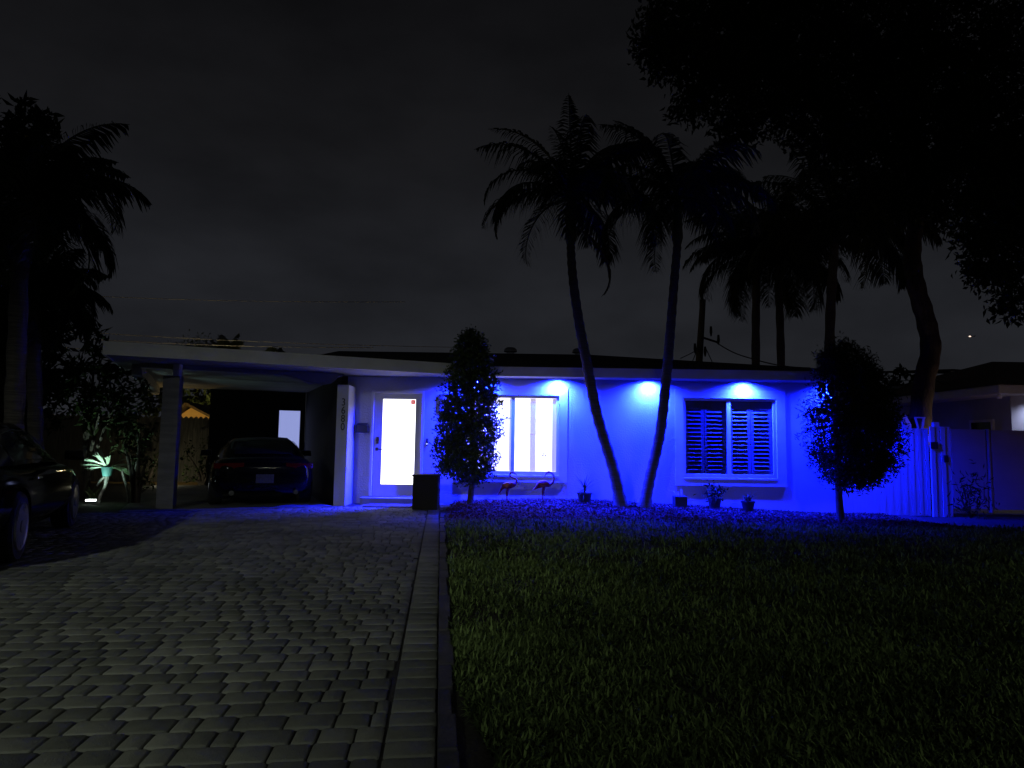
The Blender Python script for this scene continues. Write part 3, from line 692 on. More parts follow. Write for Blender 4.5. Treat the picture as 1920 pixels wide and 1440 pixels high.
def spread_fronds(n, ln, leaf=.42, el=(.1, 1.35), droop=(1.5, 2.7), hang=.8, a0=0.):
    out = []
    for i in range(n):
        k = (i+.5)/n; out.append((a0+i*2.39996, el[1]-(el[1]-el[0])*k+random.uniform(-.1,.1), ln*random.uniform(.85, 1.1), droop[0]+(droop[1]-droop[0])*k, leaf, hang))
    return out
YP = 12.6
gp = 'pair of palms rising from one base'
pa = [at(1165,952,YP)]+[at(a, b_, YP) for a, b_ in ((1150,880),(1120,780),(1100,680),(1085,600),(1074,520),(1070,460))]
fl = [(math.pi*1.0, .95, 2.35, 2.9, .40, .9), (math.pi*.97, .45, 2.1, 2.6, .42, 1.0), (.05, .9, 2.0, 2.8, .4, .9), (1.9, 1.35, 2.4, .8, .38, .6), (-1.7, 1.3, 2.1, 1.3, .38, .7), (math.pi*1.05, 1.25, 2.3, 1.6, .4, .7), (.4, 1.3, 2.2, 1.5, .38, .7)]
pl1, tp1 = palm('thin palm leaning left from the shared base, with a broken frond dangling beside it', pa, .105, .075, fl+spread_fronds(17, 2.2, .55, hang=1.15), .95, gp)
m = MB(); b0 = at(1085, 430, YP)
frond(m, tuple(b0), 0.0, -.55, 1.6, 1.9, 44, .24, .9, .03)
tone_of(m.build('hanging_frond', deadleaf, pl1, fix=False))
pb_ = [at(1209,952,YP+.05)]+[at(a, b_, YP+.05) for a, b_ in ((1218,900),(1238,810),(1250,700),(1257,620),(1264,530),(1270,460))]
fl = [(math.pi*.95, .9, 2.0, 2.7, .4, .9), (.0, .95, 2.1, 2.7, .4, .9), (.3, .35, 1.8, 2.2, .4, .9), (math.pi*1.05, 1.3, 2.1, 1.2, .38, .7)]
palm('straighter thin palm rising right from the shared base between the two windows', pb_, .10, .072, fl+spread_fronds(18, 2.3, .55, a0=1., hang=1.15), .95, gp)
gb = 'tall palms behind the house'
for pts, Y, lab, a0, r0, spec in (
    (((1416,760),(1417,620),(1420,480)), 24, 'back palm behind the roof nearest the utility pole', .5, .15, [(math.pi*1.0, .25, 3.0, 1.7, .6, 1.0), (math.pi*.95, .7, 3.0, 1.9, .6, 1.0)]),
    (((1466,760),(1463,620),(1458,500)), 25, 'back palm behind the roof, middle one of the three bare trunks', 2.1, .15, []),
    (((1550,760),(1556,620),(1566,440)), 20, 'back palm with the thickest trunk, behind the right topiary', 1.3, .15, [(math.pi*.96, .3, 2.3, 3.4, .45, .6), (.05, .55, 2.9, 2.3, .55, 1.0), (0.1, .9, 2.8, 2.0, .55, 1.0)])):
    pp = [at(a, b_, Y) for a, b_ in pts]; pp[0].z = -.1
    palm(lab, pp, r0, r0*.8, spec+spread_fronds(26, 3.5, .9, (-.25, 1.35), (1.1, 2.4), 1.1, a0), .35, gb, leafwd=.075)
# palms on the left
gl = 'palms at the left edge'
pp = [at(20,960,9.6), at(30,700,9.6), at(40,420,9.6)]; pp[0].z = -.1
sp = [(.0, .75, 2.1, 3.1, .45, 1.0), (.15, 1.0, 1.8, 2.6, .45, .9), (-.1, .4, 1.5, 2.8, .45, 1.0), (.6, 1.2, 1.6, 1.5, .4, .8)]
palm('big palm at left edge with long fronds arching over the driveway', pp, .13, .1, sp+spread_fronds(24, 2.0, .55, (-.4,1.35)), .4, gl)
pp = [at(70,960,10.6), at(66,760,10.6), at(62,580,10.6)]; pp[0].z = -.1
sp = [(.0, .8, 1.2, 2.6, .36, 1.0), (.1, .5, 1.2, 2.4, .36, 1.0), (0, 1.1, 1.3, 2.8, .36, 1.), (-.2, .2, 1.1, 2.0, .36, 1.0)]
palm('lower palm beside the parked car, its fronds hanging near the wires', pp, .11, .09, sp+spread_fronds(20, 1.3, .45, (-.4,1.35)), .3, gl)
# small palm tops behind the carport
for px, py, Y, s_, lab in ((425, 640, 30, 1.1, 'round palm top showing above the carport roof'), (513, 648, 30, .6, 'small tuft of palm fronds above the carport roof, nearer the ridge')):
    c = at(px, py+16, Y); palm(lab, [Vector((c.x, Y, -.1)), Vector((c.x, Y, c.z*.5)), Vector((c.x, Y, c.z-.4))], .14, .12, spread_fronds(16, s_, .5, (-.1, 1.4), (.6, 1.6), .6), .2, 'palm tops above the carport roof', leafwd=.06)
c = at(375, 640, 30); C = np.array([[c.x, 30, c.z-.4]])+rng.normal(size=(900,3))*np.array([.5,.4,.28])
sh = thing('bush', (c.x, 30, 0), 'low dark bush top left of the palm top above the carport', 'bush')
MB().tube([(c.x,30,-.1),(c.x,30,c.z-.4)], [.15,.06], 8).build('trunk', bark, sh)
V, Fq, tn = leaves(C, .16, .06); arrays('crown', V, Fq, tn, darkleaf, sh)

# curved tree behind the white fence with the great overhanging crown
YT = 15.6
path = [at(a, b_, YT) for a, b_ in ((1722,860),(1724,800),(1732,720),(1745,655),(1736,600),(1720,545),(1711,490),(1714,440),(1724,395),(1738,340))]
path.insert(0, Vector((path[0].x, YT, -.15)))
bt = thing('broadleaf_tree', path[0], 'huge dark tree with a crooked trunk behind the fence and a crown filling the sky', 'tree')
tr = MB().tube(spline(path, 5), [.25-.09*i/50+.012*math.sin(i*1.9)*(i<40) for i in range(51)], 14)
fork = path[-1]
limbs = [((1560,230),13.5),((1420,120),12.5),((1300,60),11.5),((1700,120),14),((1800,200),13),((1880,330),12.5),((1860,60),13),((1620,40),12)]
ends = []
for (a, b_), Y in limbs:
    e_ = at(a, b_, Y); md = (fork+e_)/2+Vector((random.uniform(-.4,.4), 0, .4)); ends.append(e_)
    tr.tube(spline([fork, md, e_], 4), [.16-.012*i for i in range(9)], 8)
tr.build('trunk', bark, bt, smooth=True)
cl = []
def clump(px, py, Y, r): c = at(px, py, Y); cl.append((c.x, c.y, c.z, r))
for px, py, Y, r in ((1255,40,10.5,.45),(1250,105,10.5,.4),(1235,70,10.2,.3),(1300,110,10.8,.55),(1320,30,11,.6),(1380,70,11.5,.8),(1360,170,11.5,.6),(1430,150,12,.8),(1460,40,12,.9),(1300,190,11,.4),
    (1380,225,11.5,.4),(1440,215,12,.5),(1500,190,12.5,.6),(1550,110,12.5,1.0),(1560,260,13,.7),(1620,200,13,1.0),(1640,60,12.5,1.1),(1720,140,13,1.2),(1680,300,14,.9),(1740,250,14,1.1),(1800,90,13,1.2),(1840,240,13,1.2),(1780,340,14,.9),
    (1880,140,12.5,1.1),(1900,300,12,.9),(1870,400,12,.7),(1830,440,12,.4),(1840,485,12,.34),(1852,515,12,.25),(1905,430,11.5,.6),(1910,500,11,.4),(1905,560,11,.34),(1925,60,12,.9),(1960,220,12,1.2),(1960,400,12,1.0),(1500,60,12,.9),(1600,330,14,.7),(1640,380,14.5,.6),(1560,-40,12,1.0),(1750,-40,12.5,1.2),(1420,-30,11.5,.8),(1470,110,12,.8),(1520,250,13,.6),(1590,150,13,.9),(1650,230,13.5,1.0),(1690,60,13,1.1),(1760,190,13,1.2),(1820,330,13,.9),(1700,360,14.5,.7),(1760,400,14,.5),(1860,320,12.5,.9),(1350,110,11,.6),(1400,20,11.5,.8)): clump(px, py, Y, r)
CC = []; 
for x, y, z, r in cl:
    nk = int(26+60*r*r); sub = unit(rng.normal(size=(nk,3)))*r*rng.uniform(.3, 1.05, (nk,1))**.6*np.array([1,1,.75])
    n = int(1150*r*r+260); CC.append(np.array([x,y,z])+sub[rng.integers(0, nk, n)]+rng.normal(size=(n,3))*.11)
C = np.concatenate(CC); V, Fq, tn = leaves(C, .15, .062, droop=.3); arrays('crown', V, Fq, tn, darkleaf, bt)

# frangipani tree and shrubs by the left pillar
def leafy(name, label, cat, x, y, h, blobs, n, ll, lw, m_=darkleaf, group=None, stems=5):
    r = thing(name, (x,y,-.02), label, cat, group); tr = MB()
    for bx, by, bz, br in blobs[:stems]:
        tr.tube(spline([(x+random.uniform(-.06,.06),y,-.05),(x+(bx-x)*.4,y+(by-y)*.4,bz*.5),(bx,by,bz)], 3), [.05,.045,.04,.034,.028,.02,.012], 7)
    tr.build('trunk', bark, r, smooth=True)
    CC = []
    for bx, by, bz, br in blobs:
        k = int(n*br*br); sub = unit(rng.normal(size=(max(6,int(24*br)+8),3)))*br*rng.uniform(.4, 1, (max(6,int(24*br)+8),1)); CC.append(np.array([bx,by,bz])+sub[rng.integers(0, len(sub), k)]+rng.normal(size=(k,3))*.04)
    V, Fq, tn = leaves(np.concatenate(CC), ll, lw, droop=.2); arrays('crown', V, Fq, tn, m_, r); return r
def bl(px, py, Y, r): c = at(px, py, Y); return (c.x, c.y, c.z, r)
leafy('frangipani_tree', 'many branched tree with long leaves hiding the carport roof corner', 'tree', -8.55, 13.5, 3,
      [bl(180,640,12.6,.28), bl(205,680,12.4,.42), bl(160,690,12.8,.5), bl(225,730,12.4,.42), bl(190,760,12.6,.48), bl(250,760,12.4,.3), bl(140,750,12.8,.5), bl(232,790,12.6,.34), bl(170,620,12.6,.2), bl(110,700,13,.55), bl(258,720,12.5,.2)], 900, .20, .06)
leafy('shrub', 'dark shrub filling the corner behind the parked car at left', 'shrub', -9.6, 13.0, 2,
      [bl(40,720,13,.6), bl(70,640,13.2,.6), bl(20,800,13,.5), bl(90,790,13,.4), bl(30,640,13,.5), bl(10,560,13,.6), bl(75,560,13,.45)], 700, .14, .06)
leafy('tree', 'black leafy tree mass behind the big palm at the left edge', 'tree', -9.3, 12.0, 6,
      [bl(10,260,12,.8), bl(60,330,12,.65), bl(-20,400,12,.8), bl(70,430,12,.55), bl(20,520,12,.7), bl(90,520,12,.35), bl(60,620,12,.55), bl(-10,620,12,.7), bl(120,600,12,.35), bl(90,690,12,.5), bl(20,720,12,.7), bl(60,240,12,.5), bl(100,300,12,.4), bl(100,400,12,.45)], 1100, .22, .085)
leafy('shrub', 'narrow shrub with drooping leaves against the left pillar', 'shrub', -7.1, 12.8, 2,
      [bl(245,850,12.8,.2), bl(262,815,12.8,.24), bl(232,830,12.8,.2), bl(275,860,12.9,.2), bl(270,900,12.9,.17)], 1300, .13, .035)
GV = 'vines climbing the board fence'
leafy('climbing_plant', 'leafy climber on the fence seen between left pillar and carport car', 'climber', -8.3, 18.2, 2,
      [bl(350,850,18.2,0.28), bl(375,870,18.2,0.33), bl(395,835,18.1,0.31), bl(400,880,18.0,0.33), bl(355,895,18.2,0.24), bl(405,815,18.0,0.22)], 520, .09, .06, spiky, GV)
leafy('climbing_plant', 'leafy climber on the fence seen left of the left pillar', 'climber', -9.7, 18.0, 2,
      [bl(280,895,18.1,0.24), bl(292,870,18.1,0.22), bl(268,905,18.1,0.22), bl(300,850,18.1,0.17)], 520, .09, .06, spiky, GV)

# potted staghorn fern on a leaning stump, and its lamp
lx, ly = -7.92, 12.75
ll = thing('garden_lamp', (lx, ly, -.02), 'small garden uplight shining on the staghorn fern', 'garden lamp')
MB().box(lx-.09, lx+.09, ly-.05, ly+.05, .0, .035).build('base', blackm, ll)
MB().box(lx-.075, lx+.075, ly-.055, ly+.05, .037, .068).build('lens', lamphead, ll, bevel=.006)
spot('garden_lamp_beam', (lx+.06, ly-.16, .10), (lx+.24, ly+.20, .85), 62, (.62, 1.0, .88), 92, .9, .03)
fx, fy, fz = -7.80, 13.0, .49
fs = thing('staghorn_fern', (fx, fy, .0), 'brightly lit staghorn fern with forked pale fronds in a teal pot', 'potted plant')
MB().lathe([(.075,0),(.105,.16),(.112,.16),(.112,.18),(.09,.18),(.08,.15),(0,.15)], (fx, fy, fz), 18).build('pot', terrac, fs, smooth=True)
m = MB()
for az, el, ln, cu_ in ((3.1,.9,.42,.4),(3.0,.5,.46,.7),(3.2,.28,.44,.6),(2.8,1.1,.45,.2),(-.1,.1,.46,.9),(.1,-.1,.48,.8),(-.2,.4,.46,1.0),(.2,.8,.36,.9),(3.05,.05,.36,.5),(4.4,1.0,.34,.6),(5.2,.9,.35,.7),(4.8,.6,.3,.8),(3.9,.7,.38,.9),(5.8,.3,.42,1.1),(3.5,1.3,.4,.2)):
    b0 = (fx+.03*math.cos(az), fy+.03*math.sin(az), fz+.17)
    d = Vector((math.cos(az), math.sin(az), 0)); s_ = Vector((-math.sin(az), math.cos(az), 0))*.9+Vector((0,0,.35)); p = Vector(b0); e_ = el; row = []
    for i in range(7):
        t = i/6; wd = .022+.085*t**1.3; row += [p-s_*wd/2, p+s_*wd/2]; p = p+(d*math.cos(e_)+Vector((0,0,1))*math.sin(e_))*ln*.75/6; e_ -= cu_*.55/6
    m.add(row, [(2*i,2*i+1,2*i+3,2*i+2) for i in range(6)])
    for sg in (-1, 0, 1):
        q = p+(d*math.cos(e_)+Vector((0,0,1))*math.sin(e_))*ln*random.uniform(.2,.3)+s_*sg*.07; c0_ = row[-2]+(row[-1]-row[-2])*(.15+.35*(sg+1)*.5); c1_ = row[-2]+(row[-1]-row[-2])*(.5+.35*(sg+1)*.5)
        m.add([c0_, c1_, q], [(0,1,2)])
tone_of(m.build('frond', fern, fs, fix=False))
stp = thing('tree_stump', (-7.95, 12.95, -.02), 'pale leaning forked stump carrying the staghorn fern pot', 'stump')
m = MB().tube([(-7.93,12.98,-.05),(-7.9,13.0,.12),(-7.82,13.0,.3),(-7.80,13.0,.485)], [.035,.03,.03,.035], 8)
m.tube([(-8.02,13.06,.30),(-7.93,13.03,.42),(-7.84,13.0,.485)], [.02,.022,.025], 7); m.build('trunk', palmbark, stp, smooth=True)
sl = thing('sapling', (-7.35, 13.0, -.02), 'pale thin stems of a sapling beside the staghorn fern', 'sapling')
m = MB(); m.tube(spline([(-7.34,13.0,-.05),(-7.38,13.0,.2),(-7.48,13.0,.5),(-7.5,13,.6)],4), .022, 7); m.tube(spline([(-7.30,13.0,-.05),(-7.28,13.0,.4),(-7.24,13.0,.9),(-7.26,13.0,1.35)],4), .016, 7); m.tube(spline([(-7.8,13.1,1.5),(-7.72,13.05,1.35),(-7.68,13,1.6),(-7.66,13,1.9)],4), .014, 6)
m.build('trunk', palmbark, sl, smooth=True)
V, Fq, tn = leaves(np.array([-7.3,13,1.35])+rng.normal(size=(160,3))*np.array([.2,.15,.14]), .13, .04, droop=.5); arrays('crown', V, Fq, tn, spiky, sl)
ft = thing('spiky_plant', (-8.1, 13.1, -.02), 'low spiky plant below the staghorn fern', 'plant')
m = MB()
for i in range(26): blade(m, (-8.1+random.uniform(-.05,.05), 13.1, .0), random.uniform(0, 6.28), random.uniform(.5, 1.4), random.uniform(.3,.5), .03, random.uniform(.2,.9))
tone_of(m.build('foliage', spiky, ft, fix=False))

# ------------------------------------------------------------------ fences
fw = thing('board_fence', (-9, 17, 0), 'dark board fence with scalloped top behind the carport', 'fence')
m = MB(); q0 = Vector((-16.5, 17.3, 0)); q1 = Vector((-7.0, 19.3, 0)); dd = (q1-q0); nn = int(dd.length/.13); dn = dd.normalized(); nv = Vector((-dn.y, dn.x, 0))
for i in range(nn):
    a = q0+dn*(i*.13+.004); b_ = q0+dn*(i*.13+.129); zt = 1.80
    pts = [a, b_]; arc = [(a+(b_-a)*(1-k/6))+Vector((0,0,zt+.06*math.sin(math.pi*k/6))) for k in range(7)]
    m.extrude([a+Vector((0,0,.02)), b_+Vector((0,0,.02))]+arc, nv*.022)
m.build('boards', wood, fw)
for zz in (.3, 1.4):
    MB().bar(q0+nv*.06+Vector((0,0,zz)), q1+nv*.06+Vector((0,0,zz)), .05, .09).build('rail', wood, fw)
for i in range(4):
    p = q0+dn*(1+i*2.0)+nv*.13; MB().box(p.x-.05, p.x+.05, p.y-.05, p.y+.05, -.1, 1.65).build('post', wood, fw)
point('fence_wash', (-9.0, 17.55, .10), 7, (1, .96, .66), .04)
FY = 13.82; fb = -.12
wf = thing('vinyl_fence', (7.6, FY, -.1), 'white vinyl board fence running right from the house, glowing blue', 'fence')
m = MB(); x = 6.57; i = 0; xg = at(1744, 900, FY).x; xz = at(1782, 900, FY).x; ft_ = at(1700, 803, FY).z
while x < xg-.02:
    wdd = (xg-6.57)/27; m.box(x+.0015, x+wdd-.0015, FY+.005*(i % 2), FY+.035, fb, ft_); m.box(x+wdd-.006, x+wdd+.006, FY+.013, FY+.03, fb+.01, ft_-.01); x += wdd; i += 1
m.build('boards', pvc, wf, bevel=.003)
MB().box(6.6, xg, FY+.036, FY+.07, 1.50, 1.60).build('rail', pvc, wf); MB().box(6.6, xg, FY+.036, FY+.07, .12, .22).build('rail', pvc, wf)
m = MB(); gw = (xz-xg)/4; gt_ = at(1760, 800, FY-.05).z
for i in range(4): m.box(xg+i*gw+.005, xg+(i+1)*gw-.005, FY-.06+.007*(i % 2), FY-.025, fb-.02, gt_)
m.box(xg+.005, xz-.005, FY-.024, FY, 1.4, 1.55); gt = m.build('gate', pvc, wf, bevel=.003)
q = at(1752, 835, FY-.07); MB().box(q.x-.075, q.x+.075, FY-.075, FY-.061, q.z-.07, q.z+.07).build('sign_plate', blackm, gt, bevel=.004)
q = at(1773, 859, FY-.07); MB().box(q.x-.04, q.x+.045, FY-.10, FY-.061, q.z-.08, q.z+.06).build('latch', blackm, gt, bevel=.006)
q = at(1753, 797, FY+.1); MB().box(q.x-.055, q.x+.055, FY+.04, FY+.14, q.z-.2, q.z+.06).build('post_cap', pvc, wf, bevel=.006)
pwf = thing('panel_fence', (10.6, 14.9, -.1), 'dull purple panel fence to the right of the white gate', 'fence')
PY = 14.9; pa0 = at(1786, 880, PY).x; pa1 = at(1850, 880, PY).x; pa2 = at(1862, 880, PY).x; pt = at(1820, 805, PY).z
MB().box(pa0, pa1, PY, PY+.05, -.06, pt).build('panel', panelm, pwf)
MB().box(pa2, pa2+3.5, PY, PY+.05, -.07, pt-.01).build('panel', panelm, pwf)
MB().tube([((pa1+pa2)/2, PY+.03, -.14), ((pa1+pa2)/2, PY+.03, pt+.01)], .045, 12).build('post', panelm, pwf, smooth=True)
pw = thing('shrub', (9.2, 13.5, -.1), 'small dark weedy shrub at the foot of the white gate', 'shrub')
m = MB()
for i in range(5): m.tube([(9.2,13.5,-.12),(9.2+random.uniform(-.2,.3),13.5,.25),(9.2+random.uniform(-.35,.4),13.45,.6)], [.012,.009,.004], 5)
m.build('trunk', bark, pw)
V, Fq, tn = leaves(np.array([9.25,13.5,.35])+rng.normal(size=(220,3))*np.array([.17,.1,.22]), .15, .03, droop=.2); arrays('crown', V, Fq, tn, darkleaf, pw)
# warm light behind the panel fence
point('side_yard_lamp', (11.6, 15.8, .7), 2.5, (1, .62, .40), .08)
spot('tree_uplight_beam', (9.9, 15.12, 1.0), (9.45, 15.6, 3.0), 28, (1, .72, .5), 75, .8, .03)
point('panel_warm_fill', (14.6, 11.5, 2.3), 14, (1, .55, .45), .1)  # added unseen warm fill that reddens the panel fence
# white support wedge at the tree base, catching the uplight
sup = MB(); c = at(1722, 790, 15.2)
sup.bar((c.x+.0, 15.15, 1.45), (c.x+.10, 15.15, 1.95), .03, .05, (0,1,0)); sup.bar((c.x+.02, 15.15, 1.45), (c.x-.10, 15.15, 1.95), .03, .04, (0,1,0)); sup.bar((c.x-.11, 15.15, 1.95), (c.x+.12, 15.15, 1.95), .03, .04, (0,1,0))
sup.box(c.x-.03, c.x+.05, 15.12, 15.18, -.15, 1.46)
o = sup.build('tree_brace', paper, loc=(c.x, 15.15, 0)); tag(o, 'white forked brace at the foot of the crooked tree above the fence', 'tree brace')
c2 = at(1697, 790, 15.3)
o = MB().add([(c2.x-.14,15.3,-.1),(c2.x+.14,15.3,-.1),(c2.x+.14,15.3,1.80),(c2.x+.02,15.3,2.02),(c2.x-.14,15.3,1.78),(c2.x-.14,15.33,-.1),(c2.x+.14,15.33,-.1),(c2.x+.14,15.33,1.80),(c2.x+.02,15.33,2.02),(c2.x-.14,15.33,1.78)],
             [(0,1,2,3,4),(9,8,7,6,5),(0,5,6,1),(1,6,7,2),(2,7,8,3),(3,8,9,4),(4,9,5,0)]).build('leaning_board', pvc, loc=(c2.x,15.3,0))
tag(o, 'pale pointed board leaning behind the white fence beside the crooked tree', 'board')

# ------------------------------------------------------------------ neighbouring houses
nb = thing('house', (14.5, 17, 0), 'pale neighbouring house at the right edge with a warm lit eave', 'house')
MB().box(12.75, 20, 17.0, 17.2, -.2, 2.62).build('wall', house2, nb)
MB().box(12.75, 12.95, 17.2, 25, -.2, 2.62).build('wall', house2, nb)
m = MB().box(11.95, 20, 16.3, 25.6, 2.62, 2.85); m.build('eave', fasciam, nb, bevel=.03)
MB().add([(11.9,16.25,2.86),(20,16.25,2.86),(20,25.6,2.86),(11.9,25.6,2.86),(20,20,3.9),(14.5,20,3.9)], [(0,1,4,5),(2,3,5,4),(3,0,5),(0,3,2,1),(1,2,4)]).build('roof', tilem, nb)
wn = MB().box(13.18, 13.9, 16.96, 16.995, 1.0, 2.1).build('window', trim, nb); MB().box(13.24, 13.84, 16.945, 16.958, 1.06, 2.04).build('pane', litgrey, wn)
spot('eave_lamp_beam', (13.4, 16.6, 2.55), (13.4, 16.75, 0), 60, (.62, .66, 1.0), 150, .8, .05)
MB().lathe([(.05,-.10),(.07,-.03),(.03,0.0)], (12.1, 16.5, 2.615), 12).build('eave_light', paper, nb)
wn = MB().box(12.70, 12.748, 17.6, 18.5, 1.35, 2.05).build('window', trim, nb); MB().box(12.69, 12.699, 17.68, 18.42, 1.42, 1.98).build('pane', glassm, wn)
na = thing('house', (14, 22, 0), 'dark gabled house farther back behind the crooked tree, with roof mast cables', 'house')
MB().box(11.6, 22, 22.0, 22.2, -.2, 3.3).build('wall', house2, na)
m = MB(); e0, e1 = at(1785, 702, 21.3), at(1980, 716, 21.3)
m.bar((e0.x, 21.3, e0.z), (e1.x, 21.3, e1.z), .12, .22); m.build('eave', fasciam, na)
m = MB(); e2, e3 = at(1662, 760, 21.6), at(1785, 705, 21.6)
m.bar((e2.x, 21.6, e2.z), (e3.x, 21.6, e3.z), .5, .14); m.build('eave', fasciam, na)
m = MB().add([(e0.x,21.24,e0.z+.12),(e1.x,21.24,e1.z+.12),(e1.x,26,e0.z+.55),(e0.x,26,e0.z+.55),(e0.x,21.24,e0.z+.17),(e1.x,21.24,e1.z+.17),(e1.x,26,e0.z+.6),(e0.x,26,e0.z+.6)],
             [(0,3,2,1),(4,5,6,7),(0,1,5,4),(1,2,6,5),(2,3,7,6),(3,0,4,7)]); m.build('roof', tilem, na)
m = MB(); a = at(1822, 712, 21.15)
for dx in (-.06, .04, .12): m.tube([(a.x+dx, 21.9, a.z), (a.x+dx, 21.95, 1.0)], .03, 6)
m.build('conduit', greymetal, na)
m = MB()
for (q, dz) in (((1724,700),.2),((1724,690),.35)):
    s_ = at(*q, 17.5); m.tube([s_.lerp(Vector((a.x, 21.2, a.z+.1)), k/10)-Vector((0,0,dz*math.sin(math.pi*k/10))) for k in range(11)], .022, 5)
m.tube(spline([(a.x-1.0,21.2,a.z-.1),(a.x-.8,21.2,a.z-.35),(a.x-.5,21.2,a.z-.2),(a.x-.2,21.2,a.z-.35),(a.x,21.2,a.z)],4), .025, 5)
m.build('service_cable', blackm, na)
leafy('tree', 'low dark treetop between the right topiary and the crooked trunk', 'tree', 12.6, 22.5, 3, [bl(1690,735,22.5,.9), bl(1660,750,22.5,.7), bl(1720,740,22.5,.7)], 420, .25, .1, darkleaf)
sd = thing('shed', (-10.8, 22, 0), 'small gabled building glowing orange behind the board fence', 'shed')
ap = at(358, 758, 22); e0 = at(318, 786, 22); e1 = at(404, 781, 22)
m = MB().extrude([(e0.x,22,-.1),(e1.x,22,-.1),(e1.x,22,e1.z-.1),(ap.x,22,ap.z-.12),(e0.x,22,e0.z-.1)], (0,3,0)); m.build('wall', ochre, sd)
m = MB(); m.bar((e0.x-.25,21.7,e0.z-.14),(ap.x,21.7,ap.z),.08,.12,(0,1,0)); m.bar((ap.x,21.7,ap.z),(e1.x+.25,21.7,e1.z-.14),.08,.12,(0,1,0))
m.add([(e0.x-.25,21.66,e0.z-.1),(ap.x,21.66,ap.z+.04),(ap.x,25.2,ap.z+.04),(e0.x-.25,25.2,e0.z-.1),(e1.x+.25,21.66,e1.z-.1),(e1.x+.25,25.2,e1.z-.1)],[(0,1,2,3),(1,4,5,2)])
m.build('roof', tilem, sd)
point('shed_lamp', (-10.6, 20.6, 1.35), 38, (1, .62, .16), .08)
leafy('tree', 'yellow lit leafy tree behind the orange shed gable', 'tree', -11.6, 26.5, 4, [bl(345,742,26.5,.7), bl(375,748,26.5,.6), bl(395,752,26.5,.5), bl(300,745,26.5,.6), bl(320,728,26.5,.5), bl(290,775,26.5,.5)], 420, .3, .12, spiky)
point('back_yard_lamp', (-11.0, 25.2, 2.5), 60, (1, .78, .35), .1)

# utility pole, cables, aircraft
up = thing('utility_pole', (8.4, 30, 0), 'wooden utility pole with fittings and cables rising behind the roof', 'utility pole')
t_, b0 = at(1318, 562, 30), at(1310, 690, 30)
MB().tube([(b0.x-.08,30,-.1), tuple(b0), tuple(t_)], [.17,.16,.13], 12).build('pole', wood, up, smooth=True)
m = MB(); a = at(1318, 633, 29.8); b_ = at(1346, 642, 29.8); m.bar(a, b_, .08, .08)
m.build('crossarm', blackm, up)
for px, py in ((1333,612),(1347,628),(1303,644),(1322,650)):
    c = at(px, py, 29.8); MB().tube([c, c+Vector((0,0,-.25)), c+Vector((0,0,-.45))], [.05,.07,.03], 8).build('insulator', blackm, up)
m = MB()
def cable(p, q, sag, r, Y0, Y1): 
    a = at(*p, Y0); b_ = at(*q, Y1); m.tube([a.lerp(b_, k/14)-Vector((0,0,sag*math.sin(math.pi*k/14))) for k in range(15)], r, 5)
cable((1318,650),(1276,672),.02,.02,29.8,29); cable((1308,655),(1299,676),.0,.02,29.8,29); cable((1322,650),(1336,680),.0,.02,29.8,29)
cable((1340,640),(1408,672),.1,.025,29.8,28); cable((1408,672),(1520,690),.1,.025,28,27)
m.build('cable', blackm, up)
for i, (p, q, r, lab) in enumerate((((20,548),(760,566),.012,'single thin overhead cable high above the carport roof'), ((60,617),(900,652),.012,'upper cable of the pair just above the carport roof'), ((60,629),(700,652),.014,'lower cable of the pair just above the carport roof'), ((60,645),(330,657),.012,'lowest overhead cable, passing behind the frangipani tree'))):
    m = MB(); cable(p, q, .12, r, 24, 26); o = m.build('overhead_cable', wirem, loc=tuple(at(*p, 24))); tag(o, lab, 'cable', 'overhead cables')
c = at(1822, 631, 900); ac = thing('aircraft', tuple(c), 'tiny aircraft with a bright light low in the night sky', 'aircraft')
m = MB().tube([c+Vector((-4,0,0)), c+Vector((-3,0,.3)), c+Vector((3,0,.3)), c+Vector((5,0,.2))], [.2,.8,.8,.2], 8); m.bar(c+Vector((0,-6,.2)), c+Vector((0,6,.2)), .2, 1.2, (1,0,0)); m.bar(c+Vector((4.2,0,.2)), c+Vector((5,0,2)), .2, .9, (0,1,0)); m.build('fuselage', greymetal, ac)
MB().lathe([(.2,-1.6),(.8,-.7),(.8,.7),(.2,1.6)], (c.x-3.2, c.y-1, c.z), 10, 'x').build('landing_light', tinywhite, ac)

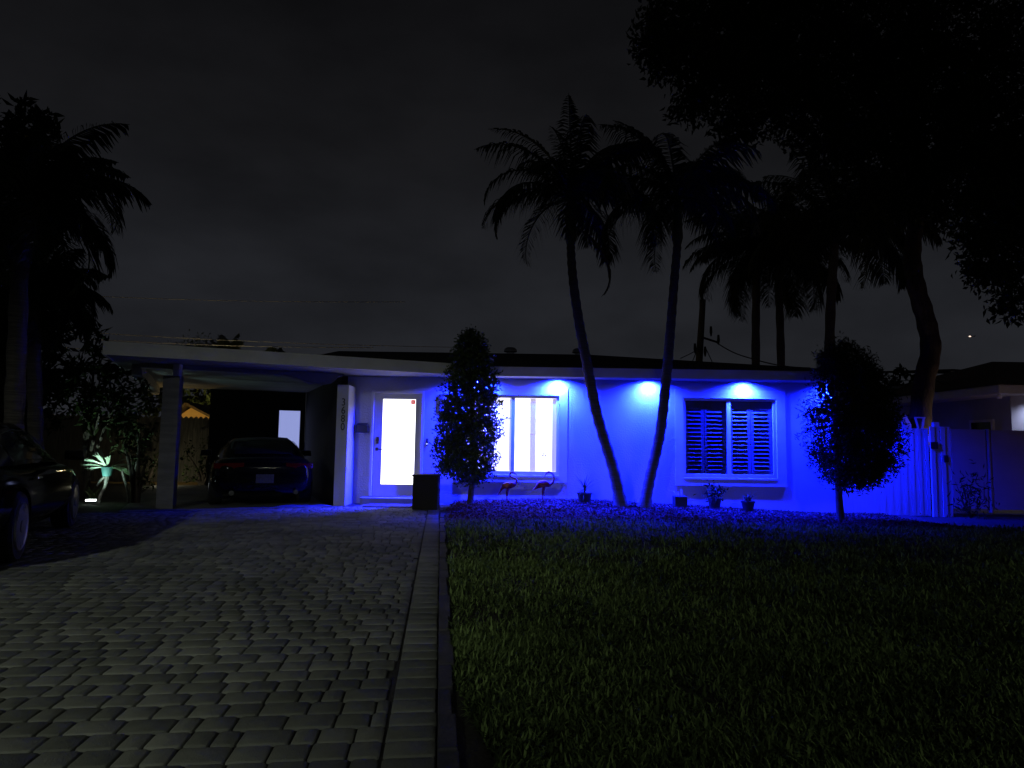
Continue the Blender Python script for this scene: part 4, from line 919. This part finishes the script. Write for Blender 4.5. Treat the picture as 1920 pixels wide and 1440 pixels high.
# ------------------------------------------------------------------ cars (local frame: +x forward, +y left)
def loft(loops, close=True):
    n = len(loops[0]); vs = [p for l in loops for p in l]; fs = []
    for i in range(len(loops)-1):
        for k in range(n): fs.append((i*n+k, i*n+(k+1)%n, (i+1)*n+(k+1)%n, (i+1)*n+k))
    fs += [tuple(range(n-1,-1,-1)), tuple((len(loops)-1)*n+k for k in range(n))]
    return MB().add(vs, fs)
def car(name, label, loc, heading, paint, st, gh, wheels, wr, kind):
    r = thing(name, loc, label, 'car', None, heading)
    loops = []
    for x, wd, zb, zt in st:
        h = zt-zb; half = [(0, zb), (wd*.80, zb), (wd*.95, zb+h*.14), (wd, zb+h*.36), (wd*.995, zb+h*.60), (wd*.955, zb+h*.84), (wd*.84, zb+h*.97), (wd*.5, zt+.008)]
        loops.append([(x, -y, z) for y, z in half]+[(x, 0, zt+.014)]+[(x, y, z) for y, z in half[:0:-1]])
    body = loft(loops); ob = body.build('body', paint, r, local=True, smooth=True)
    sd = ob.modifiers.new('s', 'SUBSURF'); sd.levels = 2; sd.render_levels = 2
    cutm = MB()
    W = max(q[1] for q in st)
    for wx in wheels:
        for sg in (-1, 1): cutm.lathe([(wr+.045, -.17), (wr+.045, .17)], (wx, sg*(W-.06), wr), 28, 'y')
    ct = cutm.build('cut', rubber, r, local=True)
    bo = ob.modifiers.new('b', 'BOOLEAN'); bo.operation = 'DIFFERENCE'; bo.object = ct; bo.solver = 'EXACT'
    bpy.context.view_layer.update()
    me = bpy.data.meshes.new_from_object(ob.evaluated_get(bpy.context.evaluated_depsgraph_get()))
    ob.modifiers.clear(); ob.data = me; bpy.data.objects.remove(ct)
    me.materials.clear(); me.materials.append(paint); me.polygons.foreach_set('use_smooth', [True]*len(me.polygons))
    try: me.set_sharp_from_angle(angle=R(40))
    except Exception: pass
    # cabin
    loops = []
    for x, wb, wt, zb, zt in gh:
        half = [(wb, zb), (wb*.62+wt*.38, zb+(zt-zb)*.42), (wt, zb+(zt-zb)*.82), (wt*.86, zb+(zt-zb)*.96), (wt*.45, zt)]
        loops.append([(x, -y, z) for y, z in half]+[(x, 0, zt+.008)]+[(x, y, z) for y, z in half[::-1]])
    loft(loops).build('cabin', paint, r, local=True, smooth=True)
    def gpt(i, u, f, sg):    # on the flank between bottom f=0 and shoulder f=1, u between stations
        a = gh[i]; b = gh[i+1]; q = [a[k]+(b[k]-a[k])*u for k in range(5)]; zz = q[3]+(q[4]-q[3])*.82*f
        y = q[1]+(q[2]-q[1])*f if False else (q[1]+((q[1]*.62+q[2]*.38)-q[1])*min(1, f/.512)+(max(0, f-.512)/.488)*(q[2]-(q[1]*.62+q[2]*.38)))
        return Vector((q[0], sg*(y+.006), zz))
    for sg in (-1, 1):
        lo, hi = kind['side']
        m = MB(); U = [lo+(hi-lo)*k/10 for k in range(11)]; rows = []
        for u in U:
            i = min(int(u), len(gh)-2); f0, f1 = .12, .93
            rows.append([gpt(i, u-i, f0+(f1-f0)*k/4, sg) for k in range(5)])
        m.add([p for q in rows for p in q], [(i*5+k, i*5+k+1, (i+1)*5+k+1, (i+1)*5+k) for i in range(10) for k in range(4)])
        sw = m.build('side_window', glassm, r, local=True, smooth=True, fix=False)
        top = [q[4]+Vector((0, sg*.004, .012)) for q in rows]
        MB().tube([rows[0][0]]+top+[rows[-1][0]], .006, 6).build('window_trim', chrome, sw, local=True)
        x, z = kind['mirror']; y = sg*(W-.02)
        MB().add([(x-.05,y,z-.05),(x+.08,y,z-.04),(x+.08,y+sg*.2,z-.05),(x-.05,y+sg*.22,z-.06),(x-.05,y,z+.07),(x+.05,y,z+.06),(x+.05,y+sg*.18,z+.06),(x-.05,y+sg*.2,z+.07)],
                 [(0,3,2,1),(4,5,6,7),(0,1,5,4),(1,2,6,5),(2,3,7,6),(3,0,4,7)]).build('wing_mirror', paint, r, local=True, bevel=.02)
        x, z = kind['handle']; MB().box(x-.1, x+.1, min(sg*(W-.012), sg*(W+.018)), max(sg*(W-.012), sg*(W+.018)), z-.012, z+.014).build('door_handle', chrome, r, local=True, bevel=.005)
    i = 0; a, b = gh[0], gh[1]; m = MB()
    def rp(u, v):     # rear window: u across -1..1, v up
        q = [a[k]+(b[k]-a[k])*v for k in range(5)]; return (q[0]-.012-.02*(1-u*u), u*q[2]*.86, q[4]+.010*(1-u*u)+.008)
    m.add([rp(-1+2*k/8, .12+.76*j/4) for j in range(5) for k in range(9)], [(j*9+k, j*9+k+1, (j+1)*9+k+1, (j+1)*9+k) for j in range(4) for k in range(8)])
    m.build('rear_window', glassm, r, local=True, smooth=True, fix=False)
    for wx in wheels:
        for sg in (-1, 1):
            y = sg*(W-.125)
            ty = MB().lathe([(wr*.66,-.105),(wr*.92,-.115),(wr,-.085),(wr,.085),(wr*.92,.115),(wr*.66,.105)], (wx, y, wr), 36, 'y')
            wh = MB().lathe([(.0,-.06),(.05,-.06),(.05,.06),(.0,.06)], (wx, y, wr), 16, 'y').build('wheel', alloy, r, local=True)
            ty.build('tyre', rubber, wh, local=True, smooth=True)
            m = MB(); yo = y+sg*.110
            m.lathe([(wr*.60,-.01),(wr*.675,-.016),(wr*.69,.0),(wr*.675,.016),(wr*.60,.01)], (wx, yo, wr), 36, 'y')
            for k in range(10):
                an = 2*math.pi*(k//2)/5+(.16 if k % 2 else -.16); m.bar((wx+.05*math.cos(an), yo-sg*.01, wr+.05*math.sin(an)), (wx+wr*.64*math.cos(an), yo, wr+wr*.64*math.sin(an)), .022, .03, (0,1,0))
            m.lathe([(.06,-.02),(.06,.012),(.0,.014)], (wx, yo, wr), 16, 'y'); m.build('rim', alloy, wh, local=True)
    # rear lights, plate, exhausts
    xr, zl, yl, ww = kind['tail']
    for sg in (-1, 1):
        m = MB(); pts = []
        for k in range(7):
            t = k/6; y = yl+(ww)*t; pts.append((xr+kind['wrap']*max(0, t-.35)**1.6, sg*y, 0))
        hh = .062
        m.add([(p[0], p[1], zl+dz*hh*(1-.25*i/6)) for i, p in enumerate(pts) for dz in (-1, 1)]+[(p[0]+.03, p[1], zl+dz*hh*(1-.25*i/6)) for i, p in enumerate(pts) for dz in (-1, 1)],
              [(2*i,2*i+1,2*i+3,2*i+2) for i in range(6)]+[(14+2*i,14+2*i+2,14+2*i+3,14+2*i+1) for i in range(6)]+[(2*i+1,14+2*i+1,14+2*i+3,2*i+3) for i in range(6)]+[(2*i,2*i+2,14+2*i+2,14+2*i) for i in range(6)]+[(0,14,15,1),(12,13,27,26)])
        m.build('tail_light', tail, r, local=True, smooth=True)
        MB().lathe([(.045,-.03),(.045,.06),(.036,.06),(.036,-.02)], (kind['xb']+.02, sg*.55, .27), 16, 'x').build('exhaust', chrome, r, local=True)
    MB().box(kind['xp']-.012, kind['xp'], -.155, .155, kind['zp']-.08, kind['zp']+.08).build('number_plate', plate, r, local=True)
    return r
HD = math.atan2(.914, -.407)
# coupe in the carport, seen from behind: origin at rear axle ground
st = [(-.88,.60,.42,.70),(-.84,.74,.30,.84),(-.70,.86,.22,.90),(-.35,.915,.18,.92),(.2,.93,.17,.90),(.9,.92,.17,.88),(1.7,.915,.17,.88),(2.4,.91,.18,.84),(3.0,.86,.2,.74),(3.3,.7,.26,.6),(3.38,.55,.35,.5)]
gh = [(-.52,.74,.60,.86,.91),(.05,.80,.60,.86,1.20),(.55,.82,.58,.86,1.285),(1.0,.82,.575,.86,1.285),(1.55,.80,.62,.84,1.12),(2.0,.76,.62,.80,.88)]
q = Vector((-4.61, 12.55, 0)); fwd = Vector((-.407, .914, 0))
car('parked_car', 'black sports coupe parked under the carport, tail to the camera', tuple(q+fwd*.55+Vector((0,0,.013))), HD, carb, st, gh, (0., 2.5), .335,
    dict(side=(1.1, 4.2), mirror=(1.62, .93), handle=(.75, .74), tail=(-.865, .745, .36, .50), wrap=.30, xb=-.86, xp=-.895, zp=.52))
# sedan at the left edge: right flank to the camera
st = [(-1.0,.58,.42,.78),(-.96,.76,.30,.95),(-.78,.87,.22,1.0),(-.35,.905,.19,1.0),(.3,.92,.18,.98),(1.2,.92,.18,.96),(2.1,.92,.18,.95),(2.8,.91,.19,.92),(3.3,.87,.2,.84),(3.6,.74,.26,.70),(3.70,.58,.36,.58)]
gh = [(-.62,.76,.62,.95,.99),(.0,.82,.60,.95,1.30),(.6,.83,.59,.95,1.40),(1.2,.83,.59,.94,1.40),(1.75,.81,.62,.93,1.24),(2.35,.78,.66,.90,.95)]
q = Vector((-4.86, 6.75, 0)); side_off = Vector((fwd.y, -fwd.x, 0))     # right of travel
car('parked_car', 'dark sedan at the left edge, facing the carport with its right flank in view', tuple(q-side_off*.92+Vector((0,0,.004))), HD, carb2, st, gh, (0., 2.85), .345,
    dict(side=(1.0, 4.5), mirror=(1.98, 1.0), handle=(.55, .80), tail=(-.985, .84, .36, .46), wrap=.26, xb=-.98, xp=-1.02, zp=.6))
